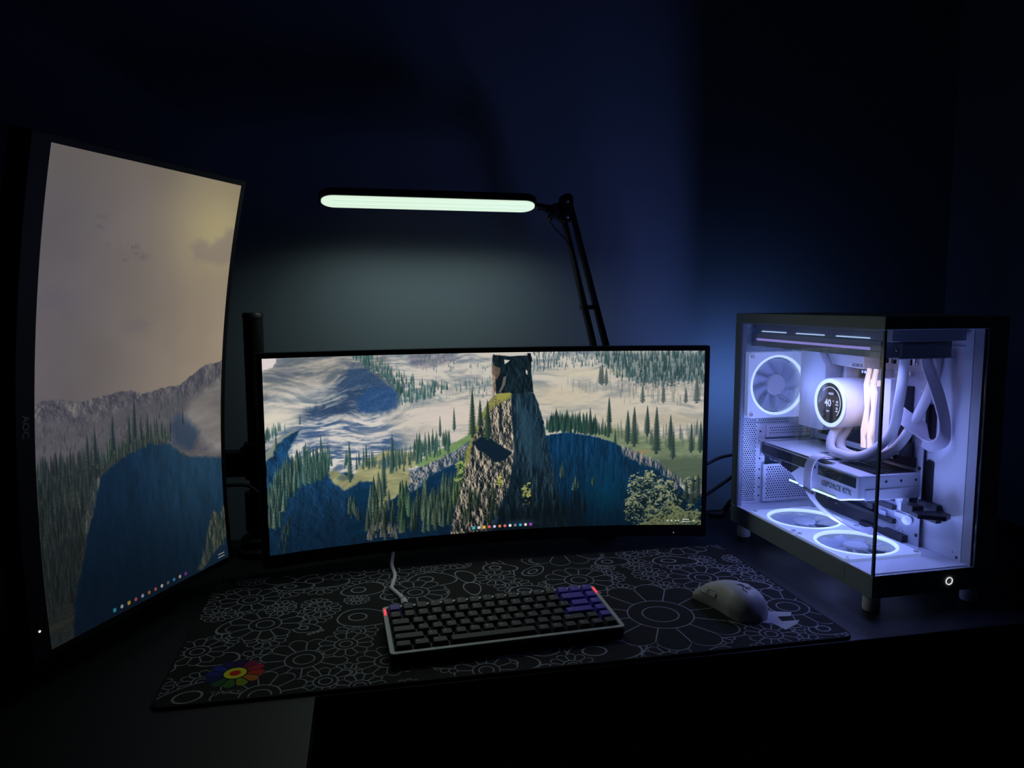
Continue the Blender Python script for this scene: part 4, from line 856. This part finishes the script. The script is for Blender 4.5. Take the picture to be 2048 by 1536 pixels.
# ---- fans ----
def fan(label, M, size, rr, grp='case fans with glowing rings', w=FAN_W, lights=6, lz=.004, rad=.9):
    t = thing('case_fan', label, 'fan', CM @ M, grp)
    h = size / 2; n = 48; b = MB(); Rh = rr + .0045
    pts = rrect(-h, h, -h, h, .008, 5); m = len(pts)
    ring = [(Rh * math.cos(math.atan2(y, x)), Rh * math.sin(math.atan2(y, x))) for x, y in pts]
    def frame(z0, z1):
        v = [(x, y, z0) for x, y in pts] + [(x, y, z0) for x, y in ring] + [(x, y, z1) for x, y in pts] + [(x, y, z1) for x, y in ring]; f = []
        for i in range(m):
            j = (i + 1) % m; f += [(2 * m + i, 2 * m + j, 3 * m + j, 3 * m + i), (i, j, 2 * m + j, 2 * m + i), (m + j, m + i, 3 * m + i, 3 * m + j), (j, i, m + i, m + j)]
        return v, f
    # more ring resolution between the corners
    P2 = []
    for i in range(m):
        (x0, y0), (x1, y1) = pts[i], pts[(i + 1) % m]; k = max(1, int(math.hypot(x1 - x0, y1 - y0) / .006)); P2 += [(x0 + (x1 - x0) * q / k, y0 + (y1 - y0) * q / k) for q in range(k)]
    pts = P2; m = len(pts); ring = [(Rh * math.cos(math.atan2(y, x)), Rh * math.sin(math.atan2(y, x))) for x, y in pts]
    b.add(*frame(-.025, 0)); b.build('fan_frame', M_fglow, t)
    MB().lathe((0, 0, 0), (0, 0, 1), [(rr, -.004), (rr + .0045, -.003), (rr + .0046, .0006), (rr + .0005, .0012)], 64, True).build('light_ring', M_ring, t, True, label='glowing blue-white ring')
    MB().lathe((0, 0, -.020), (0, 0, 1), [(0, 0), (.0185, 0), (.0205, .002), (.0205, .014), (.018, .0165), (.0, .017)], 36).build('hub', M_greyfr, t, True)
    for k in range(9):
        v = []; a0 = 2 * PI * k / 9
        for i in range(7):
            r = .0200 + (rr - .0225) * i / 6; sw = a0 + .25 * (i / 6) ** 1.3; cw = .36 + .06 * i / 6
            for q in range(4):
                a = sw + cw * (q / 3 - .5) * 1.7; v.append((r * math.cos(a), r * math.sin(a), -.006 - .0125 * q / 3 + .002 * math.sin(PI * q / 3)))
        f = [(i * 4 + q, i * 4 + q + 1, (i + 1) * 4 + q + 1, (i + 1) * 4 + q) for i in range(6) for q in range(3)]
        o = MB().add(v, f).build('blade', M_blade, t, True); sd = o.modifiers.new('t', 'SOLIDIFY'); sd.thickness = .0011
    for k in range(3):
        a = 2 * PI * k / 3 + .4; c, s = math.cos(a), math.sin(a)
        MB().box(.0, Rh - .001, -.0022, .0022, -.0245, -.0215, Matrix.Rotation(a, 4, 'Z')).build('strut', M_greyfr, t)
    for sx in (-1, 1):
        for sy in (-1, 1): MB().lathe((sx * (h - .0075), sy * (h - .0075), 0), (0, 0, 1), [(.0042, 0), (.0042, .0012), (.0024, .0014), (.0022, .0006), (0, .0006)], 16).build('corner_screw', M_silver, t)
    for k in range(lights):
        L = bpy.data.lights.new('fan_diode', 'SPOT'); L.energy = w / lights; L.color = FAN_COL; L.shadow_soft_size = .03; L.spot_size = math.radians(152); L.spot_blend = 1.
        o = bpy.data.objects.new('fan_diode', L); COL.objects.link(o); o.parent = t; a = 2 * PI * (k + .5) / lights; o.location = ((rr * rad) * math.cos(a), (rr * rad) * math.sin(a), lz); o.rotation_euler = (PI, 0, 0)
    return t
fan('bottom fan with a glowing ring nearer the rear vents', TR(FC[0][0], FC[0][1], Z1 + .0045), .1395, .0600)
fan('bottom fan with a glowing ring below the glass corner', TR(FC[1][0], FC[1][1], Z1 + .0045), .1395, .0600)
fan('upright fan with a glowing ring on the punched rear wall', TR(.0745, RY - .027, .3000) @ Matrix.Rotation(PI / 2, 4, 'X'), .1270, .0540, w=FAN_W * .12, rad=.45)
A = bpy.data.lights.new('rear_fan_glow', 'AREA'); A.shape = 'DISK'; A.size = .105; A.energy = REAR_W; A.color = (.18, .38, 1.)
o = bpy.data.objects.new('rear_fan_glow', A); COL.objects.link(o); o.matrix_world = CM @ TR(.0745, RY + .012, .270) @ Matrix.Rotation(PI / 2, 4, 'X')

# ---- motherboard ----
MX = IW - .0115
mb = thing('motherboard', 'circuit board with white heat covers standing behind the graphics card', 'circuit board', CM @ TR(MX, .24, .22))
def B(x0, x1, y0, y1, z0, z1): return MB().box(x0 - MX, x1 - MX, y0 - .24, y1 - .24, z0 - .22, z1 - .22)
B(MX, MX + .0016, .098, .372, .052, .372).build('board', M_pcb, mb)
b = B(MX - .0008, MX, .098, .200, .052, .372); b.build('pale_board_edge', M_pcbw, mb)
b = MB().prism([(.206 - .24, .344 - .22), (.206 - .24, .372 - .22), (.312 - .24, .372 - .22), (.290 - .24, .3460 - .22)], 'x', .130 - MX, -.002); b.build('top_heat_cover', M_white, mb, bevel=.0012)
text('AORUS', .0085, M_gputext, 'lettering', mb, TR(.1296 - MX, .222 - .24, .3495 - .22, rx=PI / 2, rz=-PI / 2), .0002, bold=.0001)
b = MB().prism([(.292 - .24, .228 - .22), (.292 - .24, .345 - .22), (.318 - .24, .372 - .22), (.370 - .24, .372 - .22), (.370 - .24, .222 - .22), (.300 - .24, .222 - .22)], 'x', .118 - MX, -.002); b.build('port_cover', M_white, mb, bevel=.0015)
for i in range(5): B(.138 + .003 * i, MX, .262 + i * .0055, .2650 + i * .0055, .262, .344).build('heat_fin', M_white, mb)
for i in range(4): MB().cyl((-.0, .240 - i * .0075 - .24, .3365 - .22), (-.010, .240 - i * .0075 - .24, .3365 - .22), .0028, n=14).build('capacitor', M_silver, mb, True)
for i in range(9): B(MX - .004, MX, .196 - i * .009, .2005 - i * .009, .356, .3620 + (i % 3) * .003).build('header_pin_block', M_dark if i % 2 else M_silver, mb)
for y in (.146, .160, .131): MB().cyl((0, y - .24, .343 - .22), (-.007, y - .24, .343 - .22), .0032, n=14).build('capacitor', M_silver, mb, True)
B(.132, MX, .141, .160, .206, .333).build('slot_latch_bar', M_white, mb)
B(.148, MX, .124, .138, .232, .322).build('power_socket', M_dark, mb)
B(MX - .006, MX, .112, .200, .190, .206).build('storage_cover', M_dark, mb); B(MX - .010, MX, .118, .150, .206, .230).build('chip', M_pcb, mb)
B(MX - .010, MX, .155, .36, .196, .206).build('card_slot', M_silver, mb)
for y0, y1, z0, z1, d, m in ((.150, .340, .108, .116, .010, M_dark), (.150, .30, .084, .092, .009, M_dark), (.122, .170, .060, .072, .012, M_dark), (.172, .23, .058, .068, .010, M_dark), (.104, .118, .128, .142, .018, M_dark), (.124, .150, .098, .106, .005, M_silver), (.170, .186, .086, .1, .006, M_pcbw), (.20, .215, .095, .106, .008, M_dark), (.24, .262, .1, .108, .008, M_dark), (.155, .164, .122, .132, .004, M_dark), (.136, .142, .112, .124, .005, M_silver)):
    B(MX - d, MX, y0, y1, z0, z1).build('socket' if m is M_dark else 'chip', m, mb, bevel=.0005)
for y, z in ((.182, .112), (.104, .078), (.104, .19), (.104, .358)): MB().cyl((-.0009, y - .24, z - .22), (-.002, y - .24, z - .22), .0028, n=14).build('mounting_hole', M_dark, mb)
rr_ = random.Random(4)
b = MB()
for i in range(120):
    y = .102 + .26 * rr_.random(); z = .056 + .31 * rr_.random(); s = .0012 + .002 * rr_.random(); b.box(-.0030, -.0009, y - .24, y - .24 + s, z - .22, z - .22 + s * .7)
b.build('small_components', M_silver, mb, kind='stuff')

# ---- liquid cooler: radiator, hoses, round pump with display ----
co = thing('liquid_cooler', 'radiator under the tower roof with two white hoses to a round display pump', 'liquid cooler', CM @ TR(.10, .22, .375))
def C(p): return (p[0] - .10, p[1] - .22, p[2] - .375)
def CB(x0, x1, y0, y1, z0, z1): return MB().box(x0 - .10, x1 - .10, y0 - .22, y1 - .22, z0 - .375, z1 - .375)
CB(.052, .147, .032, .402, .3755, .3775).build('radiator_base', M_white, co)
b = CB(.030, .058, .044, .402, .3765, .3872); b.build('radiator_side', M_greyfr, co)
CB(.0585, .1455, .034, .398, .3778, .4010).build('radiator_core', M_greyfr, co, bevel=.0008)
CB(.030, .0583, .044, .066, .3852, .4010).build('radiator_end', M_greyfr, co); CB(.030, .0583, .388, .402, .3852, .4010).build('radiator_end', M_greyfr, co)
CB(.030, .0583, .0665, .3875, .3917, .4010).build('radiator_side', M_greyfr, co)
CB(.0330, .0560, .0665, .3875, .3873, .3916).build('glow_slot', M_slot, co, label='slot along the radiator, its violet light put in as glow')
CB(.036, .165, .028, .400, .4012, .4195).build('fan_row', M_greyfr, co, bevel=.001)
for k in range(3): CB(.0352, .0359, .075 + k * .11, .155 + k * .11, .4042, .4058).build('glow_slot', M_ring, co, label='thin gap beside a fan, its brightness put in as glow')  # open gaps, no lamps: ring glow stands in for light passing through
CB(.0352, .0359, .060, .394, .4034, .4041).build('seam', M_whiteplastic, co)
MB().cyl(C((.049, .0318, .3895)), C((.049, .0332, .3895)), .0026, n=16).build('side_screw', M_silver, co)
PX0, PY, PZ = .098, .2490, .2808
MB().lathe(C((PX0, PY, PZ)), (1, 0, 0), [(.0405, .0022), (.0400, .0), (.0435, .0), (.0450, .0015), (.0450, .010), (.0445, .040), (.0430, .066), (0, .066)], 72).build('pump_body', M_whiteplastic, co, True)
MB().lathe(C((PX0 - .0003, PY, PZ)), (-1, 0, 0), [(.0362, 0), (.0402, 0), (.0430, .0002), (.0430, .0010), (.0402, .0012), (.0362, .0008)], 72, True).build('display_rim', M_pumpring, co, True, label='glowing rim of the pump display')
dsp = MB().lathe(C((PX0 + .0012, PY, PZ)), (-1, 0, 0), [(.0364, 0), (.0364, .0008), (0, .0008)], 64).build('pump_display', M_lcd, co)
DT = dict(rx=PI / 2, rz=-PI / 2)
for s_, sz, dy, dz in (('40', .0185, .006, -.001), ('o', .0045, -.0085, .0045), ('NZXT', .0052, -.002, .0165), ('CPU', .0042, .006, -.0155), ('42', .0058, -.019, .0035), ('MAX', .0034, -.019, -.0015), ('36', .0058, -.019, -.0080), ('MIN', .0034, -.019, -.0130)):
    text(s_, sz, M_lcdtext, 'readout', dsp, TR(*C((PX0 + .00035, PY + dy, PZ + dz)), **DT), .0001, bold=.0003 if sz > .01 else .0001)
MB().tube([C((PX0 + .0002, PY + .0285 * math.cos(a), PZ + .0285 * math.sin(a))) for a in [math.radians(x) for x in range(45, 226, 15)]][::1], .0006, 6, 2).build('gauge_arc', M_lcdtext, dsp)
for y in (.075, .120, .165, .210):  # spots added to brighten the inside and the desk, no lamps here
    L = bpy.data.lights.new('roof_fill', 'SPOT'); L.energy = ROOF_FILL_W / 4; L.color = (.28, .335, 1.); L.spot_size = math.radians(160); L.spot_blend = .9; L.shadow_soft_size = .035
    o = bpy.data.objects.new('roof_fill', L); COL.objects.link(o); o.parent = co; o.location = C((.072, y, .3735))
T1 = [(.126, .247, .252), (.116, .246, .238), (.104, .243, .227), (.094, .237, .212), (.090, .226, .2005), (.092, .206, .1975), (.097, .178, .1975), (.108, .146, .213), (.118, .115, .252), (.107, .091, .306), (.102, .080, .345), (.102, .078, .377)]
T2 = [(.154, .253, .254), (.147, .253, .243), (.134, .250, .229), (.119, .243, .213), (.111, .228, .2005), (.109, .205, .1965), (.110, .182, .1965), (.117, .152, .199), (.135, .124, .223), (.150, .101, .275), (.161, .086, .329), (.162, .079, .377)]
for T_ in (T1, T2): MB().tube([C(p) for p in T_], .0077, 14, 5).build('hose', M_rub, co, True)
for p, q in (((.128, .2475, .258), (.121, .2465, .243)), ((.155, .253, .258), (.150, .253, .246))): MB().cyl(C(p), C(q), .0090, n=20).build('hose_collar', M_whiteplastic, co, True)

# ---- memory ----
for k, (y0, lab) in enumerate(((.1955, 'memory stick with a warm glowing zigzag edge beside the pump'), (.1790, 'memory stick with a warm glowing zigzag edge nearer the front glass'))):
    t = thing('memory_stick', lab, 'memory module', CM @ TR(.14, y0, .275), 'lit memory sticks')
    L_ = [(0, .347), (.0072, .3186), (.0045, .297), (.002, .2765), (.0095, .239), (.0072, .208)]; R_ = [(-.001, .208), (.002, .2275), (-.0037, .243), (-.0046, .2765), (-.007, .307), (-.0015, .320), (-.0065, .346)]
    MB().prism([(a, z - .275) for a, z in L_ + R_], 'x', .129 - .14, .133 - .14).build('light_bar', M_ram, t, label='warm white zigzag light bar')
    MB().box(.1331 - .14, MX - .14 - .001, -.0042, .0010, .208 - .275, .3450 - .275).build('heat_spreader', M_greyfr, t)
    MB().box(.1335 - .14, .145 - .14, -.0052, -.0043, .3175 - .275, .3275 - .275).build('side_emblem', M_ram, t)
    for q in range(8): MB().box(.1286 - .14, .1292 - .14, -.0010 + .0007 * q - .0004, -.0010 + .0007 * q + .0004, .3405 - .0028 * q - .275, .3415 - .0028 * q - .275).build('edge_mark', M_logo, t)
for z in (.235, .275, .315):
    L = bpy.data.lights.new('memory_glow', 'POINT'); L.energy = .012; L.color = (1., .70, .50); L.shadow_soft_size = 0
    o = bpy.data.objects.new('memory_glow', L); COL.objects.link(o); o.matrix_world = CM @ TR(.098, .178, z)

# ---- graphics card ----
gp = thing('graphics_card', 'long silver and dark graphics card lying level across the tower', 'graphics card', CM @ TR(.05, .24, .155))
def G(p): return (p[0] - .05, p[1] - .24, p[2] - .155)
side = [(.102, .1440), (.102, .1835), (.376, .1865), (.384, .1865), (.384, .1620), (.315, .1560), (.286, .1440), (.262, .1290), (.150, .1310), (.125, .1380)]
MB().prism([(y - .24, z - .155) for y, z in side], 'x', .0505 - .05, .166 - .05).build('shroud', M_gpu, gp, bevel=.0035, seg=3)
MB().prism([(.382 - .24, .1666 - .155), (.382 - .24, .1840 - .155), (.222 - .24, .1832 - .155), (.214 - .24, .1725 - .155), (.232 - .24, .1655 - .155)], 'x', -.0002, .0008).build('dark_window', M_gpudark, gp)
MB().prism([(.207 - .24, .1630 - .155), (.207 - .24, .1790 - .155), (.110 - .24, .1780 - .155), (.110 - .24, .1618 - .155)], 'x', -.0002, .0008).build('dark_window', M_gpudark, gp)
MB().prism([(.381 - .24, .1640 - .155), (.262 - .24, .1632 - .155), (.286 - .24, .1478 - .155), (.330 - .24, .1590 - .155), (.381 - .24, .1632 - .155)][::-1], 'x', -.0001, .0008).build('dark_band', M_gpudark, gp)
for y0, y1, zc in ((.265, .290, .1335), (.158, .219, .1335)): MB().box(-.0006, .0010, y0 - .24, y1 - .24, zc - .0015 - .155, zc + .0015 - .155).build('light_strip', M_strip, gp, label='glowing green-white strip')
GT = dict(rx=PI / 2, rz=-PI / 2)
text('GEFORCE RTX', .0118, M_gputext, 'lettering', gp, TR(*G((.0499, .1585, .1505)), **GT), .0002, 'grey lettering on the card edge', bold=.0002)
text('GIGABYTE', .0092, M_dimtext, 'lettering', gp, TR(*G((.0493, .337, .1612)), **GT), .0002, 'dim grey lettering under the dark window', bold=.0001)
MB().box(.0520 - .05, .164 - .05, .215 - .24, .383 - .24, .1866 - .155, .1884 - .155).build('back_plate', M_white, gp, bevel=.0006)
MB().prism([(.052 - .05, .225 - .24), (.052 - .05, .19 - .24), (.066 - .05, .184 - .24), (.062 - .05, .214 - .24)], 'z', .0312, .0322).build('plate_fold', M_gpudark, gp)
for k in range(5): MB().box(.085 + k * .013 - .05, .093 + k * .013 - .05, .112 - .24, .190 - .24, .1845 - .155, .1858 - .155).build('vent_slot', M_dark, gp)
MB().box(.080 - .05, .158 - .05, .106 - .24, .196 - .24, .1835 - .155, .1848 - .155).build('vent_recess', M_gpudark, gp)
b = MB().prism([(.090 - .05, .262 - .24), (.120 - .05, .235 - .24), (.124 - .05, .237 - .24), (.112 - .05, .262 - .24)], 'z', .0335, .0339); b.build('plate_vent', M_gpudark, gp)
for x in (.100, .128, .156): MB().cyl(G((x, .1018, .172)), G((x, .1026, .172)), .0022, n=14).build('end_screw', M_dark, gp)
MB().box(.062 - .05, .164 - .05, .1012 - .24, .1030 - .24, .1425 - .155, .1600 - .155).build('end_band', M_gpu, gp, bevel=.0005)
MB().box(.046 - .05, .170 - .05, .3845 - .24, .3865 - .24, .160 - .155, .192 - .155).build('slot_bracket', M_silver, gp)
b = MB().lathe((.062, -.03, -.020), (0, 0, 1), [(0, -.002), (.036, -.002), (.036, .0), (0, .0)], 30); b.build('card_fan', M_dark, gp); MB().lathe((.062, .06, -.018), (0, 0, 1), [(0, -.002), (.036, -.002), (.036, .0), (0, .0)], 30).build('card_fan', M_dark, gp)
# support arm under the card's front end
sp = thing('card_support', 'black clamp bracket holding up the free end of the graphics card', 'bracket', CM @ TR(.14, .09, .13))
MB().prism([(.118 - .14, .052 - .09), (.150 - .14, .030 - .09), (.168 - .14, .040 - .09), (.170 - .14, .060 - .09), (.150 - .14, .066 - .09), (.120 - .14, .070 - .09)], 'z', .1235 - .13, .1310 - .13).build('support_plate', M_dark, sp, bevel=.001)
MB().box(.128 - .14, .150 - .14, .075 - .09, .100 - .09, .121 - .13, .1365 - .13).build('clamp_block', M_dark, sp, bevel=.0015)
MB().box(.160 - .14, .1700 - .14, .060 - .09, .100 - .09, .110 - .13, .140 - .13).build('clamp_arm', M_dark, sp, bevel=.001)
MB().lathe((.150 - .14, .108 - .09, .104 - .13), (-.9, -.5, 0), [(0, -.004), (.008, -.004), (.009, 0), (.008, .005), (0, .006)], 20).build('round_knob', M_greyfr, sp, True)

# ---- cables inside ----
def ribbon(name, label, path, wd, nrm, n, r, o, m=M_cable, combs=(), grp='sleeved power cables'):
    t = thing(name, label, 'cable', CM @ TR(*o), grp); nrm = [Vector(v).normalized() for v in nrm]
    for k in range(n):
        s = (k - (n - 1) / 2) * wd / n
        MB().tube([Vector(p) - Vector(o) + nv * s for p, nv in zip(path, nrm)], r, 7, 4).build('wire', m, t, True)
    for i, th_ in combs:
        p = Vector(path[i]) - Vector(o); d = (Vector(path[min(i + 1, len(path) - 1)]) - Vector(path[max(i - 1, 0)])).normalized(); w_ = nrm[i]; u = d.cross(w_)
        v = [p + w_ * (a * (wd / 2 + .001)) + u * (c_ * (r + .0012)) + d * (e * th_) for e in (-1, 1) for a, c_ in ((-1, -1), (1, -1), (1, 1), (-1, 1))]
        MB().add(v, [(0, 3, 2, 1), (4, 5, 6, 7), (0, 1, 5, 4), (1, 2, 6, 5), (2, 3, 7, 6), (3, 0, 4, 7)]).build('cable_comb', M_dark, t, label='black cable comb')
    return t
ribbon('power_cable', 'pale flat power cable draped over the graphics card down to the tower floor',
       [(.070, .208, .1925), (.0560, .209, .1950), (.0440, .214, .1890), (.0405, .220, .172), (.0400, .222, .150), (.0405, .219, .132), (.0460, .204, .114), (.060, .186, .0960), (.080, .172, .082), (.112, .165, .0705), (.136, .163, .0685)],
       .022, [(0, 1, 0)] * 3 + [(0, 1, .1)] * 4 + [(-.3, 1, .1), (-.4, .8, .2), (-.3, .6, .2), (-.2, .5, .3)], 8, .0014, (.045, .215, .15), combs=((5, .0028),))
ribbon('power_cable', 'wide ribbed power cable curving down from the radiator to the tray slot',
       [(.139, .076, .376), (.141, .074, .360), (.146, .066, .336), (.153, .058, .304), (.1575, .052, .272), (.158, .054, .246), (.152, .070, .2330), (.150, .086, .236)],
       .0235, [(1, .15, .1), (.98, .1, .1), (.9, .1, .3), (.8, .1, .3), (.8, .1, .0), (.7, -.1, -.5), (.5, .4, -.7), (.4, .6, -.5)], 9, .0016, (.15, .07, .3))
ribbon('power_cable', 'short fanned power cable plugged into the circuit board beside the memory',
       [(.147, .131, .287), (.137, .130, .286), (.133, .120, .280), (.138, .106, .270), (.150, .094, .258), (.162, .088, .248)],
       .036, [(0, .1, 1), (0, .1, 1), (0, .2, .9), (0, .25, .9), (0, .3, .9), (0, .3, .9)], 10, .0016, (.145, .10, .27))

# ---- cables behind the tower ----
for k, (lab, pts) in enumerate((('upper black cable between the wide monitor and the tower', [(.80, 1.345, .165), (.77, 1.38, .150), (.735, 1.42, .134), (.70, 1.425, .118), (.62, 1.43, .09), (.55, 1.40, .06)]),
                ('lower black cable sagging between the wide monitor and the tower', [(.80, 1.345, .125), (.77, 1.40, .105), (.745, 1.425, .077), (.70, 1.43, .048), (.64, 1.43, .02), (.56, 1.40, .0045)]),
                ('thick black plug lead dropping to the desk behind the tower', [(.79, 1.345, .075), (.775, 1.40, .058), (.762, 1.42, .038), (.750, 1.43, .014), (.742, 1.43, .0065), (.72, 1.44, .0065)]))):
    t = thing('rear_cable', lab, 'cable', TR(.74, 1.42, .0), 'black cables behind the computer')
    MB().tube([(x - .74, y - 1.42, z) for x, y, z in pts], (.0034, .0036, .006)[k], 10).build('lead', M_black, t, True)
    e = Vector(pts[0]); MB().box(e.x - .74 - .009, e.x - .74 + .009, e.y - 1.42 - .004, e.y - 1.42 + .02, e.z - .006, e.z + .006).build('plug', M_dark, t)
